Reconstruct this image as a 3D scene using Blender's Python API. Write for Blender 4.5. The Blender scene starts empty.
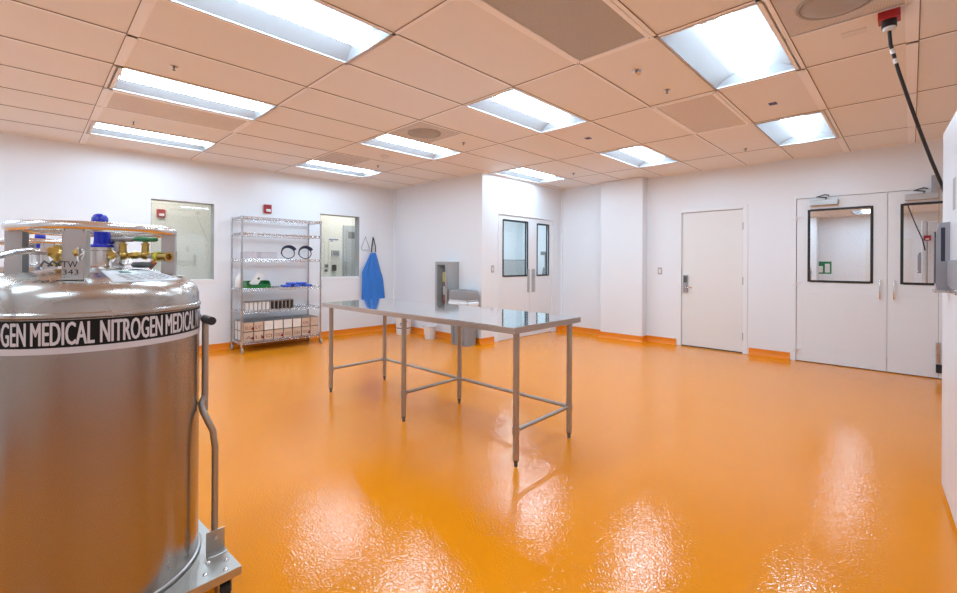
import bpy, math, random
from mathutils import Vector, Matrix
random.seed(7)
PI = math.pi
C = bpy.context.scene.collection
sc = bpy.context.scene

# ------------------------------------------------------------------ materials
def new_mat(name):
    m = bpy.data.materials.new(name); m.use_nodes = True
    nt = m.node_tree; b = nt.nodes['Principled BSDF']
    return m, nt, b
def L(nt, a, b): nt.links.new(a, b)
def mat(name, col, rough=.5, metal=0., bump=0., bscale=40., var=0., vscale=3., spec=.5, coat=0., stretch=None, emit=None, estr=0., rvar=0.):
    m, nt, b = new_mat(name)
    b.inputs['Base Color'].default_value = (*col, 1)
    b.inputs['Roughness'].default_value = rough
    b.inputs['Metallic'].default_value = metal
    b.inputs['Specular IOR Level'].default_value = spec
    b.inputs['Coat Weight'].default_value = coat
    b.inputs['Coat Roughness'].default_value = .08
    tc = nt.nodes.new('ShaderNodeTexCoord'); mp = nt.nodes.new('ShaderNodeMapping')
    L(nt, tc.outputs['Object'], mp.inputs['Vector'])
    if stretch: mp.inputs['Scale'].default_value = stretch
    n = nt.nodes.new('ShaderNodeTexNoise'); n.inputs['Scale'].default_value = vscale; n.inputs['Detail'].default_value = 4
    L(nt, mp.outputs['Vector'], n.inputs['Vector'])
    if var > 0:
        r = nt.nodes.new('ShaderNodeMapRange'); r.inputs['To Min'].default_value = 1-var; r.inputs['To Max'].default_value = 1+var*.4
        L(nt, n.outputs['Fac'], r.inputs['Value'])
        mx = nt.nodes.new('ShaderNodeVectorMath'); mx.operation = 'SCALE'; mx.inputs[0].default_value = col
        L(nt, r.outputs['Result'], mx.inputs['Scale']); L(nt, mx.outputs['Vector'], b.inputs['Base Color'])
    if rvar > 0:
        r = nt.nodes.new('ShaderNodeMapRange'); r.inputs['To Min'].default_value = max(.02, rough-rvar); r.inputs['To Max'].default_value = rough+rvar
        L(nt, n.outputs['Fac'], r.inputs['Value']); L(nt, r.outputs['Result'], b.inputs['Roughness'])
    if bump > 0:
        n2 = nt.nodes.new('ShaderNodeTexNoise'); n2.inputs['Scale'].default_value = bscale; n2.inputs['Detail'].default_value = 3
        L(nt, mp.outputs['Vector'], n2.inputs['Vector'])
        bp = nt.nodes.new('ShaderNodeBump'); bp.inputs['Distance'].default_value = bump; bp.inputs['Strength'].default_value = 1
        L(nt, n2.outputs['Fac'], bp.inputs['Height']); L(nt, bp.outputs['Normal'], b.inputs['Normal'])
    if emit:
        b.inputs['Emission Color'].default_value = (*emit, 1); b.inputs['Emission Strength'].default_value = estr
    return m
def perforated(name, col, dark, pitch):
    m, nt, b = new_mat(name)
    tc = nt.nodes.new('ShaderNodeTexCoord'); v = nt.nodes.new('ShaderNodeTexVoronoi')
    v.inputs['Scale'].default_value = 1/pitch; v.inputs['Randomness'].default_value = 0; v.distance = 'EUCLIDEAN'
    L(nt, tc.outputs['Object'], v.inputs['Vector'])
    r = nt.nodes.new('ShaderNodeMapRange'); r.inputs['From Min'].default_value = .3; r.inputs['From Max'].default_value = .42
    L(nt, v.outputs['Distance'], r.inputs['Value'])
    mx = nt.nodes.new('ShaderNodeMix'); mx.data_type = 'RGBA'
    mx.inputs['A'].default_value = (*dark, 1); mx.inputs['B'].default_value = (*col, 1)
    L(nt, r.outputs['Result'], mx.inputs['Factor']); L(nt, mx.outputs['Result'], b.inputs['Base Color'])
    b.inputs['Roughness'].default_value = .6
    return m
def glass(name, refl, tint=(1, 1, 1), rough=.0, back=None):
    m = bpy.data.materials.new(name); m.use_nodes = True; nt = m.node_tree
    nt.nodes.remove(nt.nodes['Principled BSDF']); out = nt.nodes['Material Output']
    g = nt.nodes.new('ShaderNodeBsdfGlossy'); g.inputs['Roughness'].default_value = rough; g.inputs['Color'].default_value = (.96, .97, .98, 1)
    t = nt.nodes.new('ShaderNodeBsdfTransparent'); t.inputs['Color'].default_value = (*tint, 1)
    mx = nt.nodes.new('ShaderNodeMixShader'); mx.inputs['Fac'].default_value = refl
    L(nt, t.outputs[0], mx.inputs[1]); L(nt, g.outputs[0], mx.inputs[2]); L(nt, mx.outputs[0], out.inputs['Surface'])
    return m

M = {}
M['wall'] = mat('painted_wall', (.79, .825, .865), .38, bump=.0004, bscale=60)
M['beige_wall'] = mat('beige_wall', (.70, .69, .63), .6, bump=.0003)
M['tile'] = mat('vinyl_ceiling_tile', (.83, .82, .80), .5, bump=.0003, bscale=120)
M['tee'] = mat('white_tee_metal', (.93, .94, .96), .4)
M['cone_grey'] = mat('grey_diffuser_cone', (.40, .39, .38), .6)
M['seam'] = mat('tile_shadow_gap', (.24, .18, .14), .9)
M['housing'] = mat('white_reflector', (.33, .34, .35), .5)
M['lens'] = mat('led_lens', (.9, .9, .9), .5, emit=(.73, 1.01, 1.25), estr=25)
M['perf'] = perforated('perforated_grille', (.56, .55, .53), (.12, .12, .12), .0085)
M['perf2'] = perforated('fine_perforated_grille', (.72, .70, .69), (.36, .34, .33), .006)
M['door_white'] = mat('white_door_paint', (.77, .80, .83), .32)
M['door_cream'] = mat('cream_door_paint', (.77, .77, .76), .4)
M['frame_grey'] = mat('grey_painted_metal', (.33, .34, .35), .4)
M['frame_white'] = mat('white_trim_paint', (.80, .83, .86), .35)
M['black'] = mat('black_rubber', (.012, .012, .014), .45)
M['gasket'] = mat('black_gasket', (.015, .017, .02), .4)
M['steel'] = mat('brushed_steel', (.56, .545, .52), .30, 1., rvar=.08, vscale=60, stretch=(1, 1, .05))
M['leg_steel'] = mat('galvanised_tube', (.40, .375, .34), .42, .85, rvar=.08, vscale=25)
M['top_steel'] = mat('polished_steel_top', (.74, .76, .78), .07, 1., bump=.0003, bscale=3, rvar=.02, vscale=10)
M['edge_steel'] = mat('brushed_edge_steel', (.52, .49, .46), .32, 1., rvar=.1, vscale=30)
M['tank'] = mat('tank_steel', (.37, .335, .305), .24, 1., bump=.0009, bscale=2.5, rvar=.04, vscale=5, stretch=(1, 1, .08), var=.10)
def brush(m, an):
    nt = m.node_tree; b = nt.nodes['Principled BSDF']; t = nt.nodes.new('ShaderNodeTangent'); t.direction_type = 'RADIAL'; t.axis = 'Z'
    b.inputs['Anisotropic'].default_value = an; b.inputs['Anisotropic Rotation'].default_value = .25; L(nt, t.outputs[0], b.inputs['Tangent'])
brush(M['tank'], .42)
M['dome'] = mat('dome_steel', (.50, .475, .44), .27, 1., bump=.0012, bscale=7, rvar=.06, vscale=10)
M['ring_steel'] = mat('ring_steel', (.72, .70, .68), .22, 1.)
M['bracket'] = mat('sheet_steel', (.55, .54, .53), .38, .9, rvar=.1, vscale=30)
M['hammer'] = mat('hammered_silver_paint', (.47, .46, .43), .28, .8, bump=.0015, bscale=90)
M['brass'] = mat('brass', (.62, .42, .12), .3, 1., bump=.0004, bscale=60)
M['yellow'] = mat('yellow_ring', (.75, .70, .05), .5)
M['blue'] = mat('glossy_blue_plastic', (.015, .03, .42), .25)
M['green_p'] = mat('green_handwheel', (.03, .20, .06), .4)
M['grey_p'] = mat('grey_handwheel', (.26, .25, .25), .4, .3)
M['copper'] = mat('rusty_copper', (.45, .14, .05), .45, .6)
M['ink'] = mat('black_ink', (.02, .02, .022), .5)
M['band_black'] = mat('black_band_vinyl', (.008, .008, .008), .5, spec=.2)
M['band_white'] = mat('white_vinyl', (.62, .60, .63), .6, spec=.2)
M['paper'] = mat('label_paper', (.72, .74, .76), .35)
M['label_green'] = mat('label_green', (.01, .12, .06), .4)
M['chrome'] = mat('chrome_wire', (.62, .62, .63), .22, 1.)
M['post'] = mat('chrome_post', (.50, .50, .52), .25, 1.)
M['card'] = mat('cardboard', (.60, .44, .33), .8, var=.12, vscale=25)
M['white_box'] = mat('white_card_box', (.74, .70, .64), .7)
M['rack_steel'] = mat('rack_steel', (.26, .255, .25), .38, .8)
M['red'] = mat('red_plastic', (.42, .02, .03), .4)
M['print_brown'] = mat('brown_print', (.22, .10, .07), .7)
M['caster_tread'] = mat('beige_caster_tread', (.42, .38, .30), .6)
M['dark_red'] = mat('dark_red_sticker', (.20, .01, .02), .5)
M['green_bin'] = mat('green_plastic_bin', (.005, .16, .035), .4)
M['plastic_w'] = mat('white_plastic', (.76, .75, .74), .4)
M['clear'] = glass('clear_plastic', .10, (.93, .90, .91), .1)
M['pad_blue'] = mat('blue_film', (.03, .10, .60), .35, bump=.004, bscale=60)
M['apron'] = mat('blue_apron_vinyl', (.03, .20, .66), .45, bump=.006, bscale=9)
M['mint'] = mat('mint_plastic', (.45, .62, .60), .4)
M['bin_grey'] = mat('grey_bin_plastic', (.27, .275, .285), .45)
M['bag'] = mat('white_bin_bag', (.70, .69, .70), .35, bump=.006, bscale=30)
M['cab_steel'] = mat('cabinet_steel', (.47, .47, .46), .38, .7)
M['cab_dark'] = mat('cabinet_interior', (.10, .095, .09), .6)
M['ext_red'] = mat('extinguisher_red', (.36, .01, .02), .3)
M['ext_yellow'] = mat('yellow_tag', (.80, .66, .02), .5)
M['navy'] = mat('navy_print', (.03, .06, .22), .5)
M['freezer'] = mat('glossy_white_enamel', (.70, .715, .75), .32)
M['latch'] = mat('grey_latch_metal', (.36, .37, .40), .3, .55)
M['latch_steel'] = mat('latch_steel', (.55, .53, .52), .2, 1.)
M['baffle'] = mat('dark_blue_insert', (.02, .025, .05), .4)
M['glass'] = glass('window_glass', .13, (.93, .95, .94))
M['mirror'] = glass('reflective_window_film', .88, (.5, .5, .5))
M['door_glass'] = glass('door_glass', .10, (.92, .96, .98))
M['sign_green'] = mat('sign_green', (.01, .22, .08), .4)
M['sign_white'] = mat('sign_white', (.8, .8, .8), .4)
M['dark_grey'] = mat('dark_grey_plastic', (.09, .10, .10), .5)
M['blue_tag'] = mat('blue_ceiling_tag', (.02, .03, .22), .5)
M['grey_door'] = mat('grey_steel_door', (.36, .38, .39), .4)
M['cyan_wall'] = mat('pale_blue_wall', (.76, .81, .84), .6)

def floor_mat():
    m, nt, b = new_mat('orange_epoxy')
    tc = nt.nodes.new('ShaderNodeTexCoord')
    n = nt.nodes.new('ShaderNodeTexNoise'); n.inputs['Scale'].default_value = 1.3; n.inputs['Detail'].default_value = 3
    L(nt, tc.outputs['Object'], n.inputs['Vector'])
    mx = nt.nodes.new('ShaderNodeMix'); mx.data_type = 'RGBA'
    mx.inputs['A'].default_value = (.80, .25, .004, 1); mx.inputs['B'].default_value = (.85, .275, .006, 1)
    L(nt, n.outputs['Fac'], mx.inputs['Factor']); L(nt, mx.outputs['Result'], b.inputs['Base Color'])
    n2 = nt.nodes.new('ShaderNodeTexNoise'); n2.inputs['Scale'].default_value = 100; n2.inputs['Detail'].default_value = .5; n2.inputs['Roughness'].default_value = .55
    L(nt, tc.outputs['Object'], n2.inputs['Vector'])
    bp = nt.nodes.new('ShaderNodeBump'); bp.inputs['Distance'].default_value = .00105; bp.inputs['Strength'].default_value = 1
    L(nt, n2.outputs['Fac'], bp.inputs['Height']); L(nt, bp.outputs['Normal'], b.inputs['Normal'])
    b.inputs['Roughness'].default_value = .045; b.inputs['Specular IOR Level'].default_value = .45
    return m
M['floor'] = floor_mat()
M['cove'] = mat('orange_cove', (.80, .225, .003), .3, bump=.0008, bscale=60)

# ------------------------------------------------------------------ mesh builder
class MB:
    def __init__(s): s.v = []; s.f = []; s.m = []; s.sm = []
    def add(s, vs, fs, mi=0, smooth=False):
        o = len(s.v); s.v += [tuple(p) for p in vs]
        for f in fs: s.f.append([i+o for i in f]); s.m.append(mi); s.sm.append(smooth)
        return s
    def box(s, x0, x1, y0, y1, z0, z1, mi=0, M4=None):
        vs = [(x, y, z) for z in (z0, z1) for y in (y0, y1) for x in (x0, x1)]
        if M4 is not None: vs = [tuple(M4 @ Vector(p)) for p in vs]
        return s.add(vs, [(0, 2, 3, 1), (4, 5, 7, 6), (0, 1, 5, 4), (2, 6, 7, 3), (0, 4, 6, 2), (1, 3, 7, 5)], mi)
    def cyl(s, p0, p1, r0, r1=None, n=16, mi=0, caps=True, smooth=True):
        r1 = r0 if r1 is None else r1
        p0 = Vector(p0); p1 = Vector(p1); d = (p1-p0).normalized()
        a = d.orthogonal().normalized(); b = d.cross(a)
        vs = [p0+(a*math.cos(2*PI*i/n)+b*math.sin(2*PI*i/n))*r0 for i in range(n)]
        vs += [p1+(a*math.cos(2*PI*i/n)+b*math.sin(2*PI*i/n))*r1 for i in range(n)]
        s.add(vs, [(i, (i+1) % n, n+(i+1) % n, n+i) for i in range(n)], mi, smooth)
        if caps:
            s.add(vs[:n], [list(range(n))[::-1]], mi); s.add(vs[n:], [list(range(n))], mi)
        return s
    def tube(s, pts, r, n=10, mi=0, closed=False, caps=True, flat=1.):
        P = [Vector(p) for p in pts]; k = len(P); T = []
        for i in range(k):
            a = P[(i-1) % k] if (closed or i > 0) else P[i]; b = P[(i+1) % k] if (closed or i < k-1) else P[i]
            T.append((b-a).normalized())
        u = T[0].orthogonal().normalized() if abs(T[0].z) > .9 else T[0].cross(Vector((0, 0, 1))).normalized()
        vs = []
        for i in range(k):
            u = (u-T[i]*u.dot(T[i])).normalized(); w = T[i].cross(u)
            for j in range(n):
                t = 2*PI*j/n; vs.append(P[i]+u*math.cos(t)*r+w*math.sin(t)*r*flat)
        fs = []
        for i in range(k if closed else k-1):
            for j in range(n): fs.append((i*n+j, ((i+1) % k)*n+j, ((i+1) % k)*n+(j+1) % n, i*n+(j+1) % n))
        s.add(vs, fs, mi, True)
        if caps and not closed:
            s.add(vs[:n], [list(range(n))], mi); s.add(vs[-n:], [list(range(n))[::-1]], mi)
        return s
    def lathe(s, prof, n=32, c=(0, 0, 0), mi=0, smooth=True, a0=0., a1=2*PI):
        full = abs(a1-a0-2*PI) < 1e-6; k = n if full else n+1; vs = []
        for r, z in prof:
            for j in range(k):
                t = a0+(a1-a0)*j/n; vs.append((c[0]+r*math.cos(t), c[1]+r*math.sin(t), c[2]+z))
        fs = []
        for i in range(len(prof)-1):
            for j in range(n): fs.append((i*k+j, i*k+(j+1) % k, (i+1)*k+(j+1) % k, (i+1)*k+j))
        return s.add(vs, fs, mi, smooth)
    def prism(s, poly, h0, h1, axis='z', mi=0, smooth=False):
        def P(a, b, h): return {'z': (a, b, h), 'x': (h, a, b), 'y': (a, h, b)}[axis]
        n = len(poly)
        vs = [P(a, b, h0) for a, b in poly]+[P(a, b, h1) for a, b in poly]
        s.add(vs, [(i, (i+1) % n, n+(i+1) % n, n+i) for i in range(n)], mi, smooth)
        s.add(vs[:n], [list(range(n))[::-1]], mi); s.add(vs[n:], [list(range(n))], mi)
        return s
    def sphere(s, c, r, n=16, k=10, mi=0, sc=(1, 1, 1)):
        prof = [(max(1e-4, r*math.sin(PI*i/k)), -r*math.cos(PI*i/k)) for i in range(k+1)]
        vs = []; 
        for rr, z in prof:
            for j in range(n): t = 2*PI*j/n; vs.append((c[0]+rr*math.cos(t)*sc[0], c[1]+rr*math.sin(t)*sc[1], c[2]+z*sc[2]))
        fs = [(i*n+j, i*n+(j+1) % n, (i+1)*n+(j+1) % n, (i+1)*n+j) for i in range(k) for j in range(n)]
        return s.add(vs, fs, mi, True)
    def build(s, name, mats, parent=None, bevel=0., fixn=True, solid=0.):
        me = bpy.data.meshes.new(name); me.from_pydata(s.v, [], s.f)
        if not isinstance(mats, (list, tuple)): mats = [mats]
        for m in mats: me.materials.append(M[m] if isinstance(m, str) else m)
        for p, mi, sm in zip(me.polygons, s.m, s.sm): p.material_index = mi; p.use_smooth = sm
        if fixn:
            import bmesh
            bm = bmesh.new(); bm.from_mesh(me); bmesh.ops.recalc_face_normals(bm, faces=bm.faces[:]); bm.to_mesh(me); bm.free()
        me.update()
        if any(s.sm): me.set_sharp_from_angle(angle=.75)
        o = bpy.data.objects.new(name, me); C.objects.link(o)
        if parent: o.parent = parent
        if solid:
            md = o.modifiers.new('solid', 'SOLIDIFY'); md.thickness = solid; md.offset = 0
        if bevel:
            md = o.modifiers.new('bevel', 'BEVEL'); md.width = bevel; md.segments = 2; md.limit_method = 'ANGLE'; md.angle_limit = .7
            md.use_clamp_overlap = True
        return o
def tag(o, label=None, cat=None, group=None, kind=None):
    if label: o['label'] = label
    if cat: o['category'] = cat
    if group: o['group'] = group
    if kind: o['kind'] = kind
    return o
def empty(name, loc, rz=0., label=None, cat=None, group=None):
    o = bpy.data.objects.new(name, None); C.objects.link(o); o.location = loc; o.rotation_euler = (0, 0, rz)
    o.empty_display_size = .1
    return tag(o, label, cat, group)
def struct(o): o['kind'] = 'structure'; return o
def copy_tree(o, parent=None, label=None):
    c = o.copy(); C.objects.link(c); c.parent = parent
    if label: c['label'] = label
    for ch in list(o.children): copy_tree(ch, c)
    return c
def text_mesh(s, size, weight=0.):
    cu = bpy.data.curves.new('t', 'FONT'); cu.body = s; cu.size = size; cu.offset = weight; cu.resolution_u = 3; cu.fill_mode = 'BOTH'
    o = bpy.data.objects.new('t', cu); C.objects.link(o)
    dg = bpy.context.evaluated_depsgraph_get(); dg.update()
    me = bpy.data.meshes.new_from_object(o.evaluated_get(dg))
    v = [tuple(p.co) for p in me.vertices]; f = [list(p.vertices) for p in me.polygons]
    bpy.data.objects.remove(o); bpy.data.curves.remove(cu); bpy.data.meshes.remove(me)
    xs = [p[0] for p in v]; ys = [p[1] for p in v]
    x0, x1, y0, y1 = min(xs), max(xs), min(ys), max(ys)
    return [((p[0]-x0)/(x1-x0), (p[1]-y0)/(y1-y0)) for p in v], f
def add_text(mb, s, fn, weight=0., mi=0):
    """letters mapped from the unit square by fn(u, v) -> point"""
    v, f = text_mesh(s, 1., weight)
    mb.add([fn(a, b) for a, b in v], f, mi)

# ------------------------------------------------------------------ room constants
LX, RY, AY, DX = -7.347, 7.38, 5.11, -4.93
H = 2.769; EX, SY = 1.55, -2.5; WT = .15
XL = [-6.711, -6.072, -5.457, -4.836, -4.219, -3.598, -2.962, -2.356, -1.74, -1.172, -.59, .0, .61, 1.22]
YL = [-1.97, -.75, .47, 1.629, 2.806, 4.03, 5.234, 6.503]
XE = [LX]+XL+[EX]; YE = [SY]+YL+[RY]

# floor
struct(MB().box(LX-WT, EX+WT, SY-WT, RY+WT, -.08, 0).build('floor', 'floor'))

def wall_with_holes(name, axis, pos, thick, a0, a1, z1, holes, matn='wall', z0=0.):
    """axis 'x': wall plane x=pos, runs along y. thick signed direction away from room."""
    mb = MB(); cuts = sorted({a0, a1, *[h[0] for h in holes], *[h[1] for h in holes]})
    for i in range(len(cuts)-1):
        c0, c1 = cuts[i], cuts[i+1]; hs = [h for h in holes if h[0] <= c0+1e-6 and h[1] >= c1-1e-6]
        segs = [(z0, z1)]
        for h in hs:
            ns = []
            for s0, s1 in segs:
                if h[2] > s0: ns.append((s0, min(s1, h[2])))
                if h[3] < s1: ns.append((max(s0, h[3]), s1))
            segs = ns
        for s0, s1 in segs:
            p0, p1 = sorted((pos, pos+thick))
            if axis == 'x': mb.box(p0, p1, c0, c1, s0, s1)
            else: mb.box(c0, c1, p0, p1, s0, s1)
    return struct(mb.build(name, matn))
W1 = (1.165, 1.925, 1.05, 2.165); W2 = (3.555, 4.325, 1.045, 2.16)
ZT = H+.12
wall_with_holes('wall_left', 'x', LX, -WT, SY-WT, AY+.12, ZT, [W1, W2])
D1H = (5.50, 7.075, 0, 2.16)
wall_with_holes('wall_alcove', 'y', AY, .12, LX, DX-.12, ZT, [])
wall_with_holes('wall_corridor_side', 'x', DX, -.12, AY, RY+WT, ZT, [D1H])
D2H = (-2.655, -1.757, 0, 2.147); D3H = (-1.125, .605, 0, 2.215)
wall_with_holes('wall_back', 'y', RY, WT, DX, EX+WT, ZT, [D2H, D3H])
wall_with_holes('wall_right', 'x', EX, WT, SY-WT, RY, ZT, [])
wall_with_holes('wall_front', 'y', SY, -WT, LX, EX, ZT, [])
struct(MB().box(-6.2, -2.05, SY, SY+.5, 0, H).build('wall_front_return', 'wall'))
struct(MB().box(-3.985, -3.21, 7.20, RY, 0, H).build('wall_column', 'wall', bevel=.012))
# thin vertical panel joints and corner coves of the cleanroom wall
mb = MB(); mb.cyl((LX+.012, AY-.012, .1), (LX+.012, AY-.012, H-.01), .02, n=12); struct(mb.build('trim_1', 'wall'))
mb = MB(); mb.cyl((DX+.008, RY-.008, .1), (DX+.008, RY-.008, H-.01), .02, n=12); struct(mb.build('trim_2', 'wall'))
mb = MB()
for y in (-.3, 2.2, 3.35): mb.box(LX, LX+.002, y-.012, y+.012, .1, H-.02)
struct(mb.build('trim_3', 'frame_white'))

# orange coved baseboards
def cove(name, axis, pos, sgn, a0, a1):
    prof = [(0, .10), (.005, .10), (.006, .05), (.012, .025), (.028, .008), (.05, .001), (0, .001)]
    vs = []; n = len(prof)
    for a in (a0, a1):
        for d, z in prof: vs.append((pos+sgn*d, a, z) if axis == 'x' else (a, pos+sgn*d, z))
    fs = [(i, (i+1) % n, n+(i+1) % n, n+i) for i in range(n)]
    mb = MB().add(vs, fs, 0, False).add(vs[:n], [list(range(n))]).add(vs[n:], [list(range(n))])
    return struct(mb.build(name, 'cove'))
cove('baseboard_left', 'x', LX, 1, SY, AY)
cove('baseboard_alcove', 'y', AY, -1, LX, DX)
cove('baseboard_corridor_side', 'x', DX, 1, AY-.045, 5.41)
cove('baseboard_corner', 'x', DX, 1, 7.20, RY)
cove('baseboard_back_1', 'y', RY, -1, DX, -3.985)
cove('baseboard_column', 'y', 7.20, -1, -4.0, -3.195)
cove('baseboard_column_side', 'x', -3.21, 1, 7.18, RY)
cove('baseboard_back_2', 'y', RY, -1, -3.21, -2.72)
cove('baseboard_back_3', 'y', RY, -1, -1.69, -1.19)
cove('baseboard_front', 'y', SY, 1, LX, EX)
cove('baseboard_right', 'x', EX, -1, SY, RY)

# ------------------------------------------------------------------ ceiling grid
# cells listed by (ix, iy) of XE/YE: lights, vents
def cx(x): return min(range(len(XE)-1), key=lambda i: abs((XE[i]+XE[i+1])/2-x))
def cy(y): return min(range(len(YE)-1), key=lambda i: abs((YE[i]+YE[i+1])/2-y))
lightx = [-6.39, -4.53, -2.66, -.88]; lighty = [-1.36, 1.05, 3.42, 5.87]
lights = {(cx(x), cy(y)) for x in lightx for y in lighty}
lights.discard((cx(-6.39), cy(5.87)))
lights_list = sorted(lights)
vents = {(cx(-1.456), cy(2.2)): 'perf', (cx(-1.456), cy(4.6)): 'perf2', (cx(-5.15), cy(1.05)): 'perf2'}
half = {(cx(-3.9), cy(3.4)), (cx(-5.76), cy(3.4)), (cx(-.3), cy(3.4))}
mb = MB(); GT = .012  # tile plane is GT above the tee face
def tile(x0, x1, y0, y1):
    g = .012
    mb.box(x0+g, x1-g, y0+g, y1-g, H+.004, H+.016, 0)
for i in range(len(XE)-1):
    for j in range(len(YE)-1):
        x0, x1, y0, y1 = XE[i], XE[i+1], YE[j], YE[j+1]
        if y0 >= AY and x1 <= DX: continue
        if (i, j) in lights or (i, j) in vents: continue
        if (i, j) in half:
            ym = y0+(y1-y0)/2; 
            if i == cx(-.3): tile(x0, x1, ym, y1)
            else: tile(x0, x1, ym, y1)
            mb.box(x0, x1, ym-.008, ym+.008, H, H+.006, 1)
        else: tile(x0, x1, y0, y1)
def teew(v, wide): return .030 if v in wide else .013
for x in XL: mb.box(x-teew(x, (-.59, 0.)), x+teew(x, (-.59, 0.)), SY, RY, H, H+.006, 1)
for y in YL: mb.box(LX, EX, y-teew(y, (.47,)), y+teew(y, (.47,)), H, H+.0058, 1)
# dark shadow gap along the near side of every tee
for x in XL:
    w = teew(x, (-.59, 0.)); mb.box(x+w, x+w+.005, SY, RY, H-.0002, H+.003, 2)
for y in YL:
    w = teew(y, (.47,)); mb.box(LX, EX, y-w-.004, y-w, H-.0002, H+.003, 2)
mb.box(LX, EX, SY, SY+.02, H, H+.01, 1); mb.box(EX-.02, EX, SY, RY, H, H+.01, 1)
mb.box(LX, LX+.02, SY, AY, H-.001, H+.01, 1); mb.box(LX, DX, AY-.02, AY, H-.001, H+.01, 1); mb.box(DX, DX+.02, AY, RY, H-.001, H+.01, 1); mb.box(DX, EX, RY-.02, RY, H-.001, H+.01, 1)
mb.box(LX-WT, EX+WT, SY-WT, RY+WT, H+.14, H+.2, 0)
struct(mb.build('ceiling', ['tile', 'tee', 'seam']))

# troffers
LW, LL = .585, 1.17
def troffer():
    r = empty('ceiling_light', (0, 0, 0))
    w, l = LW/2, LL/2
    f = MB()
    for s in (-1, 1):
        f.box(s*w-.008 if s > 0 else -w-.004, w+.004 if s > 0 else -w+.008, -l, l, 0, .012)
        f.box(-w, w, l-.010 if s > 0 else -l-.004, l+.004 if s > 0 else -l+.010, 0, .012)
    f.build('frame', 'frame_white', r)
    h = MB(); cw = .105
    for s in (-1, 1):
        pr = []
        for k in range(9):
            t = k/8; x = w-.006-(w-.006-cw)*t; z = .006+.070*math.sin(t*PI/2)
            pr.append((s*x, z))
        vs = [(x, y, z) for y in (-l+.008, l-.008) for x, z in pr]
        h.add(vs, [(i, i+1, 9+i+1, 9+i) for i in range(8)], 0, True)
    h.box(-cw-.002, cw+.002, -l+.008, l-.008, .076, .080)
    # sloping white end plates
    for s in (-1, 1):
        h.add([(-w+.006, s*(l-.008), .004), (w-.006, s*(l-.008), .004), (w-.006, s*(l-.045), .076), (-w+.006, s*(l-.045), .076)], [(0, 1, 2, 3)])
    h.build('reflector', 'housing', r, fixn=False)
    e = MB(); pr = [(cw*math.cos(PI*k/10)*.97, .070-.052*math.sin(PI*k/10)) for k in range(11)]
    ys = (-l+.046, l-.046)
    e.add([(x, y, z) for y in ys for x, z in pr], [(i, i+1, 12+i, 11+i) for i in range(10)], 0, True)
    for y in ys: e.add([(x, y, z) for x, z in pr], [list(range(11))])
    e.build('lens', 'lens', r)
    for s in (-1, 1):
        c = MB(); y = s*(l-.045)
        c.add([(x, y+s*.002, z-.002) for x, z in pr]+[(x*1.06, y+s*.002, z-.005) for x, z in pr]+[(x*1.06, y-s*.008, z-.005) for x, z in pr], [(i, i+1, 12+i, 11+i) for i in range(10)]+[(11+i, 12+i, 23+i, 22+i) for i in range(10)])
        c.build('end_cap', 'housing', r, fixn=False)
    return r
xn = {cx(-6.39): 'first', cx(-4.53): 'second', cx(-2.66): 'third', cx(-.88): 'fourth'}
yn = {cy(-1.36): 'in the rearmost row', cy(1.05): 'above the steel tank', cy(3.42): 'level with the table', cy(5.87): 'along the back wall'}
proto = None
for (i, j) in lights_list:
    lab = 'lit white troffer light, %s from the left wall in the row %s' % (xn[i], yn[j])
    if proto is None: o = proto = troffer(); o['label'] = lab
    else: o = copy_tree(proto, None, lab)
    o['category'] = 'ceiling light'; o['group'] = 'recessed troffer lights in the ceiling grid'
    o.location = ((XE[i]+XE[i+1])/2, (YE[j]+YE[j+1])/2, H)
# grilles
def grille(x0, x1, y0, y1, m, label):
    r = empty('ceiling_grille', ((x0+x1)/2, (y0+y1)/2, H), 0, label, 'ceiling grille', 'perforated air grilles in the ceiling')
    w, l = (x1-x0)/2-.014, (y1-y0)/2-.014; b = .03
    f = MB()
    f.box(-w, w, -l, -l+b, -.006, .01); f.box(-w, w, l-b, l, -.006, .01); f.box(-w, -w+b, -l+b, l-b, -.006, .01); f.box(w-b, w, -l+b, l-b, -.006, .01)
    f.build('frame', 'tee', r, bevel=.002)
    MB().box(-w+b, w-b, -l+b, l-b, .002, .010).build('perforated_panel', m, r)
    for a in (-1, 1):
        for c in (-1, 1): MB().cyl((a*(w-b/2), c*(l-b/2), -.008), (a*(w-b/2), c*(l-b/2), -.004), .004, n=8).build('screw', 'dark_grey', r)
gl = {(cx(-1.456), cy(2.2)): 'large perforated air grille in the ceiling near the top centre of the photo',
      (cx(-1.456), cy(4.6)): 'perforated air grille beside a troffer, above the back wall doors',
      (cx(-5.15), cy(1.05)): 'narrow-looking perforated air grille between two troffers at upper left'}
for (i, j), m in vents.items(): grille(XE[i], XE[i+1], YE[j], YE[j+1], m, gl[(i, j)])
for (i, j), lab, rnd in [((cx(-3.9), cy(3.4)), 'square ceiling diffuser with round grey face above the far end of the table', True),
                         ((cx(-5.76), cy(3.4)), 'square grey-brown perforated diffuser next to the troffer by the alcove corner', False),
                         ((cx(-.3), cy(3.4)), 'square perforated diffuser with round grey cone near the red ceiling box', True)]:
    x0, x1, y0 = XE[i], XE[i+1], YE[j]; y1 = (YE[j]+YE[j+1])/2
    r = empty('ceiling_diffuser', ((x0+x1)/2, (y0+y1)/2, H), 0, lab, 'ceiling diffuser', 'square air diffusers in the ceiling')
    w = (x1-x0)/2-.012
    MB().box(-w, w, -w, w, .001, .010).build('panel', 'perf2', r)
    if rnd:
        MB().lathe([(.0, -.030), (.08, -.028), (.14, -.018), (.165, -.004), (.17, .001)], 40).build('cone', 'cone_grey', r)
        MB().lathe([(.168, .0), (.172, -.008), (.182, -.008), (.186, .001)], 40).build('rim', 'cone_grey', r)

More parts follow.
